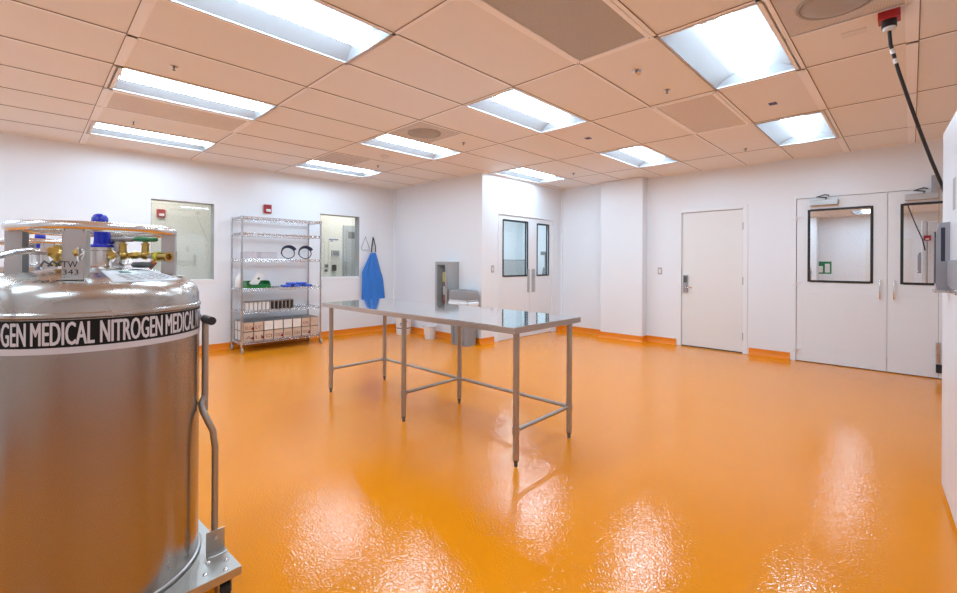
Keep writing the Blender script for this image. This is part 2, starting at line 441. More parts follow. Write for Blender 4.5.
# sprinklers, detectors, tags
def sprinkler():
    r = empty('fire_sprinkler', (0, 0, 0))
    MB().lathe([(.0, -.004), (.020, -.005), (.028, -.002), (.030, .006)], 20).build('escutcheon', 'chrome', r)
    b = MB(); b.cyl((0, 0, -.004), (0, 0, -.012), .007, n=10)
    b.tube([(-.007, 0, -.010), (-.010, 0, -.018), (0, 0, -.026)], .0025, 6); b.tube([(.007, 0, -.010), (.010, 0, -.018), (0, 0, -.026)], .0025, 6)
    b.build('body', 'dark_grey', r)
    MB().cyl((0, 0, -.026), (0, 0, -.028), .011, n=14).build('deflector', 'dark_grey', r)
    return r
sp = None
for x, y, lab in [(-3.934, .76, 'tile just past the large top-left troffer'), (-5.817, .772, 'tile between the two long troffers at left'),
                  (-1.464, 3.74, 'tile below the large perforated grille'), (-3.878, 3.691, 'half tile right of the middle troffer'),
                  (-5.741, 3.689, 'half tile by the alcove corner troffer'), (-3.901, 6.169, 'tile above the corridor double doors'),
                  (-1.494, 6.324, 'tile above the plain single door')]:
    lab = 'small pendent fire sprinkler in the '+lab
    if sp is None: o = sp = sprinkler(); o['label'] = lab
    else: o = copy_tree(sp, None, lab)
    o['category'] = 'sprinkler'; o['group'] = 'fire sprinklers under the ceiling'; o.location = (x, y, H+.004)
r = empty('smoke_detector', (-5.131, 3.407, H+.003), 0, 'round white smoke detector on a ceiling tile beyond the table', 'smoke detector')
MB().lathe([(.0, -.04), (.035, -.038), (.045, -.03), (.048, -.022)], 24).build('sensor_chamber', 'plastic_w', r)
MB().lathe([(.048, -.022), (.062, -.016), (.066, 0)], 24).build('base', 'plastic_w', r)
r = empty('ceiling_sensor', (-1.478, 3.205, H+.003), 0, 'shiny angled occupancy sensor on the tile right of the large grille', 'sensor')
MB().lathe([(.0, -.006), (.035, -.005), (.038, 0)], 20).build('plate', 'chrome', r)
MB().cyl((0, 0, -.003), (.012, .022, -.022), .020, .016, 16).build('eye', 'ring_steel', r, bevel=.003)
for x, y, lab in [(-2.685, 4.551, 'dark blue tag on the tile between two middle troffers'), (-.897, 4.714, 'dark blue square tag on the tile between the two right-hand troffers')]:
    tag(MB().box(-.03, .03, -.035, .035, -.003, .004).build('ceiling_tag', 'blue_tag', bevel=.001), lab, 'tag', 'blue tags on ceiling tiles').location = (x, y, H+.003)
tag(MB().box(-.06, .06, -.04, .04, -.003, .004).build('ceiling_label', 'plastic_w', bevel=.001), 'small blank white plate on the tile next to the red ceiling box', 'plate').location = (-.26, 3.62, H+.003)
# red box with power drop cord to the freezer
r = empty('power_drop', (-.094, 3.47, H+.002), 0, 'red ceiling outlet box with a black power cord dropping to the freezer', 'power outlet')
MB().box(-.048, .048, -.05, .05, -.045, .0).build('outlet_box', 'red', r, bevel=.004)
MB().cyl((0, 0, -.045), (0, 0, -.085), .034, .034, 20).build('receptacle', 'black', r, bevel=.003)
MB().cyl((0, 0, -.085), (0, 0, -.105), .030, .026, 16).build('plug', 'plastic_w', r, bevel=.003)
p = [(0, 0, -.10), (.006, .01, -.18), (.04, .07, -.33), (.085, .145, -.50), (.13, .22, -.66), (.18, .305, -.83), (.235, .39, -1.0), (.27, .42, -1.2)]
MB().tube(p, .009, 8).build('cord', 'black', r)
w_ = MB()
for t in (1.15, 1.5):
    k = int(t); a = Vector(p[k]).lerp(Vector(p[k+1]), t-k); b = Vector(p[k]).lerp(Vector(p[k+1]), t-k+.18); w_.cyl(a, b, .0115, n=10)
w_.build('cord_tag', 'plastic_w', r)

# ------------------------------------------------------------------ windows on the left wall
def window(n, y0, y1, z0, z1, lab=None):
    r = empty('window_%d' % n, (LX, (y0+y1)/2, z0)); r['kind'] = 'structure'
    hw = (y1-y0)/2; h = z1-z0
    j = MB()
    j.box(-WT, 0, -hw, -hw+.006, 0, h); j.box(-WT, 0, hw-.006, hw, 0, h); j.box(-WT, 0, -hw+.006, hw-.006, h-.006, h)
    j.build('window_jamb', 'frame_grey', r)
    MB().box(-WT, .004, -hw+.006, hw-.006, 0, .006).build('window_sill', 'frame_white', r)
    c = MB(); t = .045
    c.box(0, .006, -hw-t, hw+t, h, h+t); c.box(0, .006, -hw-t, hw+t, -t, 0); c.box(0, .006, -hw-t, -hw, 0, h); c.box(0, .006, hw, hw+t, 0, h)
    c.build('window_frame', 'frame_white', r, bevel=.002)
    MB().box(-WT+.01, -WT+.018, -hw+.006, hw-.006, .006, h-.006).build('window_pane', 'glass', r)
window(1, *W1); window(2, *W2)
# the room seen through them: beige wall close behind
BX = -8.75
struct(MB().box(BX-.1, BX, -1.5, 7.0, 0, 2.9).build('wall_adjacent', 'beige_wall'))
struct(MB().box(BX, LX-WT, -1.6, -1.5, 0, 2.9).build('wall_adjacent_end_1', 'beige_wall'))
struct(MB().box(BX, LX-WT, 7.0, 7.1, 0, 2.9).build('wall_adjacent_end_2', 'beige_wall'))
struct(MB().box(BX, LX-WT, -1.6, 7.1, 2.9, 2.95).build('ceiling_adjacent', 'tile'))
struct(MB().box(BX, LX-WT, -1.6, 7.1, -.05, 0).build('floor_adjacent', 'frame_grey'))
def lamp_box(name, loc, sx, sy, power, col=(1, .98, .94)):
    ld = bpy.data.lights.new(name, 'AREA'); ld.shape = 'RECTANGLE'; ld.size = sx; ld.size_y = sy; ld.energy = power; ld.color = col
    o = bpy.data.objects.new(name, ld); C.objects.link(o); o.location = loc; return o
lamp_box('adjacent_room_lamp', (-8.1, 1.2, 2.88), .3, 1.2, 25, (1, .98, .96))
lamp_box('adjacent_room_lamp', (-8.1, 4.6, 2.88), .3, 1.2, 29, (1, .98, .96))

# things beyond the glass
def proj_rect(px0, py0, px1, py1, X):
    """world rectangle on plane x = X seen between two picture points (measured once from the photograph)"""
    def q(u, v):
        a = (u-478.5)/441.64; b = -(v-262.7)/441.64; c, s = math.cos(.774816), math.sin(.774816)
        dx, dy = a*c-s, a*s+c; t = X/dx; return dy*t, 1.32+b*t
    y0, z1 = q(px0, py0); y1, z0 = q(px1, py1); return min(y0, y1), max(y0, y1), min(z0, z1), max(z0, z1)
X2 = BX
y0, y1, z0, z1 = proj_rect(342.5, 226, 358, 320, X2)
r = empty('door_4', (X2, y0, 0)); r['kind'] = 'structure'
MB().box(0, .05, 0, y1-y0+.35, 0, z1).build('door_frame', 'grey_door', r, bevel=.004)
MB().box(.05, .06, .06, y1-y0+.32, 0, z1-.08).build('door_leaf', 'grey_door', r, bevel=.004)
MB().box(.06, .064, .10, y1-y0+.28, z1-.28, z1-.14).build('door_transom', 'dark_grey', r)
y0, y1, z0, z1 = proj_rect(331, 251, 338.5, 257, X2)
o = empty('control_panel', (X2, (y0+y1)/2, (z0+z1)/2), 0, 'dark grey wall control panel seen through the window beside the wire shelving', 'control panel')
hw, hh = (y1-y0)/2, (z1-z0)/2
MB().box(0, .05, -hw, hw, -hh, hh).build('body', 'frame_grey', o, bevel=.004)
MB().box(.05, .053, -hw*.8, hw*.8, -hh*.7, hh*.75).build('display', 'dark_grey', o)
for (a, b, c, d, nm, lab, cat) in [(324.5, 265, 328, 268, 'wall_switch', 'upper small dark switch plate seen through the window beside the shelving', 'switch'),
                               (324.5, 270, 327.5, 272.5, 'wall_switch', 'lower small dark switch plate seen through the window beside the shelving', 'switch'),
                               (331.8, 265.5, 335.5, 271.5, 'wall_phone', 'black wall handset box seen through the window beside the grey door', 'wall phone')]:
    y0, y1, z0, z1 = proj_rect(a, b, c, d, X2)
    o = empty(nm, (X2, (y0+y1)/2, (z0+z1)/2), 0, lab, cat); hw, hh = (y1-y0)/2, (z1-z0)/2
    MB().box(0, .012 if 'switch' in nm else .05, -hw, hw, -hh, hh).build('plate' if 'switch' in nm else 'body', 'dark_grey' if 'switch' in nm else 'black', o, bevel=.003)
    MB().box(.012 if 'switch' in nm else .05, .02 if 'switch' in nm else .065, -hw*.35, hw*.35, -hh*.5, hh*.5).build('toggle' if 'switch' in nm else 'handset', 'black', o)
y0, y1, z0, z1 = proj_rect(328.5, 239.5, 338, 242.5, X2)
o = empty('wall_sign', (X2, (y0+y1)/2, (z0+z1)/2), 0, 'small white notice with blue print seen through the window beside the shelving', 'sign'); hw, hh = (y1-y0)/2, (z1-z0)/2
MB().box(0, .004, -hw*1.05, hw*1.05, -hh*5, hh*1.4).build('board', 'beige_wall', o)
mb = MB(); mb.box(.004, .006, -hw, hw, 0, hh); mb.box(.004, .006, -hw*.7, -hw*.1, -hh, -hh*.3); mb.build('print', 'navy', o)

def alarm(name, loc, rz, label, cat='fire alarm', k=1.):
    o = empty(name, loc, rz, label, cat, 'red fire alarm strobes')
    MB().box(0, .035*k, -.058*k, .058*k, -.068*k, .068*k).build('housing', 'red', o, bevel=.006)
    MB().box(.035*k, .05*k, -.03*k, .04*k, -.045*k, -.005*k).build('strobe_lens', 'sign_white', o, bevel=.004)
    g = MB()
    for q in range(3): g.box(.035*k, .038*k, -.04*k, .04*k, (.015+.015*q)*k, (.022+.015*q)*k)
    g.build('horn_grille', 'dark_red', o)
    return o
alarm('fire_alarm', (LX, 2.676, 2.16), 0, 'red fire alarm strobe on the left wall above the wire shelving')
fy0, fy1, fz0, fz1 = proj_rect(157, 211, 164, 219, BX)
alarm('fire_alarm', (BX, (fy0+fy1)/2, (fz0+fz1)/2), 0, 'red fire alarm seen through the window behind the steel tank')

# ------------------------------------------------------------------ door 1 : double doors on the corridor side wall
D = empty('door_1', (DX, D1H[0], 0)); D['kind'] = 'structure'
w = D1H[1]-D1H[0]; h = D1H[3]
f = MB(); t = .022
f.box(-.10, .010, 0, t, 0, h); f.box(-.10, .010, w-t, w, 0, h); f.box(-.10, .010, t, w-t, h-t, h)
f.build('door_frame', 'frame_white', D, bevel=.002)
mid = 6.36-D1H[0]
def leaf(a0, a1, wa0, wa1, wz0, wz1, nm='door_leaf', parent=D, xs=(-.05, -.005), m='door_white'):
    mb = MB(); mb.box(xs[0], xs[1], a0, wa0, .012, h-t-.004); mb.box(xs[0], xs[1], wa1, a1, .012, h-t-.004)
    mb.box(xs[0], xs[1], wa0, wa1, .012, wz0); mb.box(xs[0], xs[1], wa0, wa1, wz1, h-t-.004)
    o = mb.build(nm, m, parent)
    g = MB(); b = .022
    for x0, x1 in ((xs[0]-.006, xs[0]+.004), (xs[1]-.004, xs[1]+.006)):
        g.box(x0, x1, wa0-.004, wa0+b, wz0, wz1); g.box(x0, x1, wa1-b, wa1+.004, wz0, wz1)
        g.box(x0, x1, wa0+b, wa1-b, wz0-.004, wz0+b); g.box(x0, x1, wa0+b, wa1-b, wz1-b, wz1+.004)
    g.build('window_gasket', 'gasket', o)
    MB().box(xs[0]+.018, xs[0]+.024, wa0, wa1, wz0, wz1).build('pane', 'door_glass', o)
    return o
l1 = leaf(t+.004, mid-.003, 5.622-5.50, 6.31-5.50, 1.083, 2.06)
l2 = leaf(mid+.003, w-t-.004, 6.575-5.50, 6.955-5.50, 1.083, 2.05)
for l, y in ((l1, 6.30), (l2, 6.43)):
    MB().box(-.005, .006, y-5.50-.004, y-5.50+.052 if l is l1 else y-5.50+.09, .79, 1.21).build('push_plate', 'cab_steel', l, bevel=.001)
# light switch plates
def switch(loc, rz, lab):
    o = empty('light_switch', loc, rz, lab, 'light switch', 'steel switch plates')
    MB().box(0, .007, -.035, .035, -.058, .058).build('plate', 'cab_steel', o, bevel=.002)
    MB().box(.007, .012, -.016, .016, -.032, .032).build('rocker', 'plastic_w', o, bevel=.002)
switch((DX, 5.366, 1.217), 0, 'steel light switch plate left of the windowed double doors by the bin')
switch((-2.989, RY, 1.197), -PI/2, 'steel light switch plate between the column and the plain door')

# room beyond door 1
struct(MB().box(-7.4, -7.3, 5.3, 9.2, 0, 2.8).build('wall_beyond_1', 'cyan_wall'))
struct(MB().box(-7.4, DX-.12, 9.1, 9.2, 0, 2.8).build('wall_beyond_2', 'cyan_wall'))
struct(MB().box(-7.4, DX-.12, AY+.13, AY+.2, 0, 2.8).build('wall_beyond_3', 'cyan_wall'))
struct(MB().box(DX-.13, DX-.12, RY+WT, 9.2, 0, 2.8).build('wall_beyond_4', 'cyan_wall'))
struct(MB().box(-7.4, DX-.12, AY+.13, 9.2, 2.8, 2.85).build('ceiling_beyond', 'tile'))
struct(MB().box(-7.4, DX-.12, AY+.13, 9.2, -.05, 0).build('floor_beyond', 'frame_grey'))
lamp_box('corridor_lamp', (-6.2, 7.0, 2.79), .6, 1.2, 72, (.92, .97, 1))
o = empty('storage_cabinet', (-6.9, 8.1, -.05), 0, 'pale grey cabinet seen through the left pane of the corridor doors', 'cabinet')
MB().box(-.3, .3, -.55, .35, .05, 1.45).build('body', 'bin_grey', o, bevel=.01)
MB().box(.3, .32, -.53, .33, .08, 1.42).build('door', 'cab_steel', o, bevel=.005)
o = empty('instrument_stand', (-5.9, 8.2, 0), 0, 'dark instrument stand seen through the narrow pane of the corridor doors', 'instrument stand')
MB().cyl((0, 0, .03), (0, 0, 1.55), .025, n=10).build('pole', 'dark_grey', o)
MB().box(-.12, .12, -.12, .12, .0, .05).build('base', 'dark_grey', o, bevel=.01)
MB().box(-.08, .08, -.10, .08, 1.50, 1.58).build('head', 'dark_grey', o, bevel=.01)
MB().cyl((0, 0, 1.0), (0, 0, 1.22), .10, .06, 14).build('collar', 'dark_grey', o)

# ------------------------------------------------------------------ door 2 : plain single door on the back wall
D = empty('door_2', (D2H[0], RY, 0)); D['kind'] = 'structure'
w = D2H[1]-D2H[0]; h = D2H[3]
f = MB(); t = .05
f.box(-t, .012, -.012, .10, 0, h+t); f.box(w-.012, w+t, -.012, .10, 0, h+t); f.box(.012, w-.012, -.012, .10, h-.010, h+t)
f.build('door_frame', 'frame_white', D, bevel=.003)
lf = MB().box(.016, w-.016, .012, .055, .018, h-.016).build('door_leaf', 'door_cream', D, bevel=.002)
MB().box(.012, w-.012, .02, .10, 0, .014).build('threshold', 'dark_grey', D)
hl = MB(); hl.box(.04, .112, -.012, .012, .86, 1.14); hl.build('lock_plate', 'latch', lf, bevel=.004)
MB().tube([(.076, -.01, .945), (.076, -.05, .945), (.095, -.058, .945), (.19, -.058, .945)], .009, 8).build('door_handle', 'ring_steel', lf)
MB().box(.052, .10, -.02, -.012, 1.02, 1.12).build('card_reader', 'dark_grey', lf, bevel=.002)
for z in (.25, 1.07, 1.88): MB().cyl((w-.008, -.004, z-.055), (w-.008, -.004, z+.055), .010, n=10).build('hinge', 'cab_steel', D)

# ------------------------------------------------------------------ door 3 : white double doors at the right
D = empty('door_3', (D3H[0], RY, 0)); D['kind'] = 'structure'
X0 = D3H[0]; w = D3H[1]-D3H[0]; h = D3H[3]
MB().box(-.045, 0, -.006, .06, 0, h+.01).build('door_frame', 'frame_white', D, bevel=.002)
def leaf3(x0, x1, wx0, wx1, wz0, wz1):
    mb = MB(); Y0, Y1 = 0., .045
    mb.box(x0, wx0, Y0, Y1, .01, h-.006); mb.box(wx1, x1, Y0, Y1, .01, h-.006); mb.box(wx0, wx1, Y0, Y1, .01, wz0); mb.box(wx0, wx1, Y0, Y1, wz1, h-.006)
    o = mb.build('door_leaf', 'door_white', D)
    g = MB(); b = .024
    g.box(wx0-.004, wx0+b, -.006, .004, wz0, wz1); g.box(wx1-b, wx1+.004, -.006, .004, wz0, wz1); g.box(wx0+b, wx1-b, -.006, .004, wz0-.004, wz0+b); g.box(wx0+b, wx1-b, -.006, .004, wz1-b, wz1+.004)
    g.build('window_gasket', 'black', o)
    p = MB(); b2 = .05
    MB().box(wx0+b, wx1-b, .004, .010, wz0+b, wz1-b).build('pane', 'mirror', o)
    for z in (.22, .93):
        MB().box(x0+.12, x1-.12, -.003, 0, z, z+.012).build('kick_rail', 'door_white', o, bevel=.001)
    return o
xm = -.207-X0
a = leaf3(.006, xm-.002, -.995-X0, -.34-X0, 1.085, 2.055)
b = leaf3(xm+.002, w-.01, -.088-X0, .50-X0, 1.085, 2.055)
for l, x in ((a, -.272-X0), (b, -.146-X0)):
    MB().tube([(x, 0, 1.13), (x, -.035, 1.125), (x, -.045, 1.10), (x, -.045, .93), (x, -.035, .905), (x, 0, .90)], .008, 8).build('door_handle', 'ring_steel', l)
def closer(x0, x1, z, parent):
    o = MB().box(x0, x1, -.06, 0, z-.045, z+.03).build('door_closer', 'cab_steel', parent, bevel=.006)
    MB().tube([((x0+x1)/2+.02, -.04, z+.03), ((x0+x1)/2+.03, -.05, z+.05), ((x0+x1)/2-.06, -.13, z+.06), ((x0+x1)/2+.02, -.10, z+.085), ((x0+x1)/2+.05, -.01, z+.085)], .009, 6).build('closer_arm', 'dark_grey', o)
closer(-.975-X0, -.675-X0, 2.145, a); closer(-.055-X0, .225-X0, 2.13, b)
MB().box(.165-X0, .225-X0, -.05, 0, 2.15, 2.36).build('closer_bracket', 'latch', D, bevel=.004)
for z in (.15, 1.05, 1.95):
    mb = MB(); mb.box(-.035, .012, -.018, 0, z-.03, z-.005); mb.box(-.008, .055, -.018, 0, z+.005, z+.03); mb.cyl((-.002, -.014, z-.04), (-.002, -.014, z+.04), .009, n=8)
    mb.build('hinge', 'plastic_w', D)
# strip hinge, cable and floor stop between the second leaf's sections
MB().cyl((.228-X0, -.012, .18), (.228-X0, -.012, .42), .020, n=10).build('hinge', 'latch_steel', D)
MB().box(.21-X0, .26-X0, -.04, 0, .075, .17).build('door_stop', 'black', D, bevel=.004)
MB().box(.2285-X0, .2315-X0, -.0015, .002, .0, 2.2).build('door_seam', 'seam', D)
# behind door 2 and 3: closed shallow dark backing of the next room
struct(MB().box(-4.9, 1.7, RY+1.2, RY+1.3, 0, 2.8).build('wall_next_room', 'wall'))
struct(MB().box(-4.9, 1.7, RY+WT, RY+1.3, 2.8, 2.85).build('ceiling_next_room', 'tile'))
struct(MB().box(-4.9, 1.7, RY+WT, RY+1.3, -.08, 0).build('floor_next_room', 'floor'))
struct(MB().box(1.7, 1.75, RY+WT, RY+1.3, 0, 2.8).build('wall_next_room_end_1', 'wall'))
struct(MB().box(-4.95, -4.9, RY+WT, RY+1.3, 0, 2.8).build('wall_next_room_end_2', 'wall'))

# front wall fittings (mirrored by the door panes)
o = empty('safety_sign', (-1.93, SY, 1.22), PI/2, 'green and white safety sign mirrored in the pane of the right double doors', 'sign')
MB().box(0, .006, -.19, .19, -.19, .19).build('board', 'sign_green', o, bevel=.002)
mb = MB(); mb.box(.006, .008, -.15, -.03, -.15, .12); mb.box(.006, .008, .02, .15, -.15, .05); mb.build('pictogram', 'sign_white', o)
o = empty('door_5', (-.95, SY, 0)); o['kind'] = 'structure'
MB().box(-.05, 1.0, 0, .012, 0, 2.12).build('door_frame', 'frame_white', o, bevel=.003)
MB().box(.0, .95, .012, .02, 0, 2.07).build('door_leaf', 'door_cream', o, bevel=.003)

# ------------------------------------------------------------------ steel table
T = empty('steel_table', (-3.02, 2.515, 0), math.radians(1.5), 'long stainless steel work table with six tubular legs on the orange floor', 'table')
tw, td, tz = 1.23, .405, .912
top = MB(); top.box(-tw, tw, -td, td, tz-.004, tz); top.build('tabletop', 'top_steel', T)
ap = MB(); e = .042
ap.box(-tw-.002, tw+.002, -td-.002, -td+.008, tz-e, tz-.0045); ap.box(-tw-.002, tw+.002, td-.008, td+.002, tz-e, tz-.0045)
ap.box(-tw-.002, -tw+.008, -td+.008, td-.008, tz-e, tz-.0045); ap.box(tw-.008, tw+.002, -td+.008, td-.008, tz-e, tz-.0045)
ap.box(-tw-.002, tw+.002, -td-.002, td+.002, tz-.0045, tz-.0035)
ap.build('rolled_edge', 'edge_steel', T, bevel=.002)
for y in (-.2, .2): MB().box(-tw+.03, tw-.03, y-.04, y+.04, tz-.035, tz-.006).build('stiffener', 'edge_steel', T)
lx = (-1.19, 0.005, 1.185); ly = .325
for x in lx:
    for y in (-ly, ly):
        g = MB().cyl((x, y, .045), (x, y, tz-.02), .0208, n=20).build('leg', 'leg_steel', T)
        MB().lathe([(.0, .0), (.011, .001), (.013, .012), (.011, .022), (.015, .03), (.0205, .046)], 16, (x, y, 0)).build('bullet_foot', 'dark_grey', g)
        MB().cyl((x, y, .205), (x, y, .262), .0245, n=20).build('collar', 'leg_steel', g, bevel=.003)
    MB().cyl((x, -ly+.02, .235), (x, ly-.02, .235), .0135, n=14).build('cross_rail', 'leg_steel', T)
MB().cyl((lx[0]+.02, ly, .235), (lx[1]-.02, ly, .235), .0135, n=14).build('back_rail', 'leg_steel', T)
MB().cyl((lx[1]+.02, ly, .235), (lx[2]-.02, ly, .235), .0135, n=14).build('back_rail', 'leg_steel', T)

# ------------------------------------------------------------------ nitrogen dewar
R = .33; TC = (-2.222, .188); TH = math.radians(-4.84)
DOME = [(.33, 1.135), (.335, 1.140), (.335, 1.150), (.330, 1.155), (.329, 1.19), (.322, 1.215), (.305, 1.236), (.28, 1.252), (.25, 1.264), (.20, 1.278), (.14, 1.289), (.08, 1.294), (.04, 1.295)]
def dome_z(r):
    for (r0, z0), (r1, z1) in zip(DOME[4:], DOME[5:]):
        if r1 <= r <= r0: return z0+(z1-z0)*(r0-r)/(r0-r1)
    return 1.295
# local helper: place by (right, toward-camera) offsets around the tank centre
def rc(rt, fw, z): # rt to the camera's right, fw towards the camera
    return (math.cos(TH)*fw-math.sin(TH)*rt, math.sin(TH)*fw+math.cos(TH)*rt, z)
def dewar(detail=True):
    T = empty('nitrogen_dewar', (0, 0, 0))
    MB().lathe([(.0, .125), (.25, .125), (.33, .13), (.33, 1.135)], 96).build('tank_body', 'tank', T)
    MB().lathe(DOME, 96).build('dome', 'dome', T)
    MB().lathe([(.332, .128), (.338, .130), (.338, .140), (.331, .143)], 96).build('foot_ring', 'bracket', T)
    if detail:
        B = MB().lathe([(.3312, 1.046), (.3315, 1.132)], 96).build('label_band', 'band_black', T)
        MB().lathe([(.3312, 1.026), (.3314, 1.046)], 96).build('label_edge', 'band_white', B)
        tx = MB()
        def word(s, a0, a1):
            for q_, (sh, dz) in enumerate(((-.24, 0), (.0, .0006), (.24, 0), (0, -.0006))):
                rr = .3325+.0001*q_
                add_text(tx, s, lambda u, v: (rr*math.cos(TH+(a0+.2+sh+(a1-a0-.4)*u)*PI/180), rr*math.sin(TH+(a0+.2+sh+(a1-a0-.4)*u)*PI/180), 1.0535+dz+.0725*v), 0.)
        per = 62.6
        for k in range(-2, 3):
            word('MEDICAL', -28.2+per*k, -1.1+per*k); word('NITROGEN', 1.2+per*k, 32.4+per*k)
        word('MEDICAL', -28.2+per*3, -1.1+per*3-0)
        tx.build('lettering', 'band_white', B, fixn=False)
    # brackets
    for kk, a in enumerate((-18.8, 71.2, 161.2, 251.2)):
        t = math.radians(a); Mx = Matrix.Rotation(t, 4, 'Z')
        bw = .029; zb, zt = dome_z(.245)-.004, 1.425
        mb = MB()
        # front plate with keyhole at radius .247, side flanges folded inward
        x0 = .244; hy, hz, hr = .012, 1.345, .017
        n = 20; ring = [(hy+hr*math.cos(2*PI*i/n)*(1 if math.sin(2*PI*i/n) > -.3 else .75), hz+hr*1.1*math.sin(2*PI*i/n)*(1 if math.sin(2*PI*i/n) > 0 else 1.6)) for i in range(n)]
        outer = []
        for i in range(n):
            c_, s_ = math.cos(2*PI*i/n), math.sin(2*PI*i/n); q = max(abs(c_), abs(s_))
            yy = c_/q*bw; zz = (zb+zt)/2+s_/q*(zt-zb)/2; outer.append((yy, zz))
        for xx in (x0, x0+.004):
            mb.add([(xx, *p) for p in ring]+[(xx, *p) for p in outer], [(i, (i+1) % n, n+(i+1) % n, n+i) for i in range(n)])
        mb.add([(xx, *p) for xx in (x0, x0+.004) for p in ring], [(i, (i+1) % n, n+(i+1) % n, n+i) for i in range(n)])
        for s in (-1, 1): mb.box(x0-.04, x0+.004, s*bw-.002, s*bw+.002, zb, zt)
        mb.box(x0-.004, x0+.03, -bw-.003, bw+.003, zb-.004, zb+.001)
        mb.v = [tuple(Mx @ Vector(p)) for p in mb.v]
        o = mb.build('ring_bracket', 'bracket', T)
        if detail and kk == 0:
            m2 = MB()
            def fn(y0, y1, z0, z1): return lambda u, v: tuple(Mx @ Vector((x0+.0055, y0+(y1-y0)*u, z0+(z1-z0)*v)))
            add_text(m2, 'TW', fn(-.030, .010, 1.297, 1.318)); add_text(m2, '343', fn(-.028, .012, 1.274, 1.291))
            m2.build('handwriting', 'ink', o, fixn=False)
        if detail and kk == 3:
            m2 = MB()
            for y, z in ((0, 1.40), (-.02, 1.37), (.018, 1.395)): m2.box(x0+.004, x0+.0052, y-.005, y+.005, z, z+.018)
            for y in (0., .022): m2.cyl((x0+.004, y, 1.31), (x0+.0052, y, 1.31), .009, n=10)
            m2.v = [tuple(Mx @ Vector(p)) for p in m2.v]; m2.build('sticker', 'navy', o)
    pts = [(.234*math.cos(2*PI*i/64), .234*math.sin(2*PI*i/64), 1.437) for i in range(64)]
    MB().tube(pts, .0185, 16, closed=True, flat=.95).build('handling_ring', 'ring_steel', T)
    # neck and cap
    N = MB().lathe([(.062, 1.286), (.060, 1.296), (.046, 1.300), (.043, 1.31), (.043, 1.357), (.047, 1.360), (.047, 1.371), (.0, 1.372)], 28).build('neck', 'ring_steel', T)
    cp = MB(); cp.lathe([(.0, 1.371), (.043, 1.371), (.044, 1.376), (.040, 1.382), (.020, 1.383), (.018, 1.40), (.018, 1.445), (.024, 1.452), (.026, 1.466), (.025, 1.484), (.018, 1.496), (.008, 1.500), (.0, 1.500)], 24, rc(.006, .004, 0))
    a_ = (math.cos(TH+1.35), math.sin(TH+1.35))
    cp.cyl((a_[0]*.030, a_[1]*.030, 1.385), (a_[0]*.024, a_[1]*.024, 1.44), .013, .011, 12); cp.sphere((a_[0]*.024, a_[1]*.024, 1.44), .012, 12, 8)
    cp.sphere((a_[0]*.042, a_[1]*.042, 1.392), .009, 10, 6)
    cp.build('neck_cap', 'blue', T)
    return T
T = dewar(True)
T.location = (TC[0], TC[1], 0)
tag(T, 'large stainless liquid nitrogen dewar with black lettered band, in the left foreground', 'gas tank', 'liquid nitrogen dewars')
def handwheel(name, c, r, m, parent):
    mb = MB(); n = 48
    pts = []
    for i in range(n):
        t = 2*PI*i/n; rr = r*(1+.07*math.cos(6*t)); pts.append((c[0]+rr*math.cos(t), c[1]+rr*math.sin(t), c[2]))
    mb.tube(pts, .0085, 8, closed=True)
    for k in range(3):
        t = PI*k/3; mb.cyl((c[0]+r*math.cos(t), c[1]+r*math.sin(t), c[2]), (c[0]-r*math.cos(t), c[1]-r*math.sin(t), c[2]), .006, n=8)
    mb.lathe([(.0, .010), (.009, .010), (.012, .002), (.012, -.010)], 14, c)
    return mb.build(name, m, parent)
def valve(c, wm, parent, outlet=None, scale=1.):
    b = MB(); x, y, z = c
    b.cyl((x, y, z-.004), (x, y, z+.030), .014, .012, 12); b.cyl((x, y, z+.030), (x, y, z+.036), .016, n=6, smooth=False); b.cyl((x, y, z+.034), (x, y, z+.048), .008, n=10)
    b.sphere((x, y, z-.010), .019, 14, 8)
    if outlet:
        d = Vector(outlet); p0 = Vector((x, y, z-.010)); b.cyl(p0-d*.045, p0+d*.03, .011, n=12); b.cyl(p0-d*.045, p0-d*.025, .016, n=6, smooth=False)
    o = b.build('valve_body', 'brass', parent)
    handwheel('handwheel', (x, y, z+.052), .033*scale, wm, o)
    return o
dR = Vector(rc(1, 0, 0)); dF = Vector(rc(0, 1, 0))
# grey handwheel valve (px 124) and green handwheel valve (px 144)
v1 = valve(rc(.074, .02, 1.352), 'grey_p', T, dR, .94)
v2 = valve(rc(.144, .03, 1.354), 'green_p', T, dR, 1.0)
# outlet coupling with yellow ring
p0 = Vector(rc(.178, .06, 1.338)); p1 = Vector(rc(.213, .11, 1.337)); dd = (p1-p0).normalized()
q = MB(); q.cyl(p0-dd*.055, p0, .011, n=14); q.build('outlet_pipe', 'steel', T)
q = MB(); q.cyl(p0+dd*.010, p1-dd*.002, .0165, n=18, caps=False); q.cyl(p1-dd*.010, p1, .0185, n=18, caps=False); q.cyl(p0+dd*.01, p1-dd*.02, .0105, n=14)
q.lathe([(.010, 0), (.0185, 0)], 18)  # lip
q.v[-36:] = [tuple(p1+dR.cross(dd).normalized()*0+Vector((0, 0, 0))+(dd.orthogonal().normalized()*math.cos(2*PI*(i % 18)/18)+dd.cross(dd.orthogonal().normalized())*math.sin(2*PI*(i % 18)/18))*(.012 if i < 18 else .0185)) for i in range(36)]
oc = q.build('outlet_coupling', 'brass', T)
MB().cyl(p0, p0+dd*.014, .0195, n=18).build('yellow_ring', 'yellow', oc)
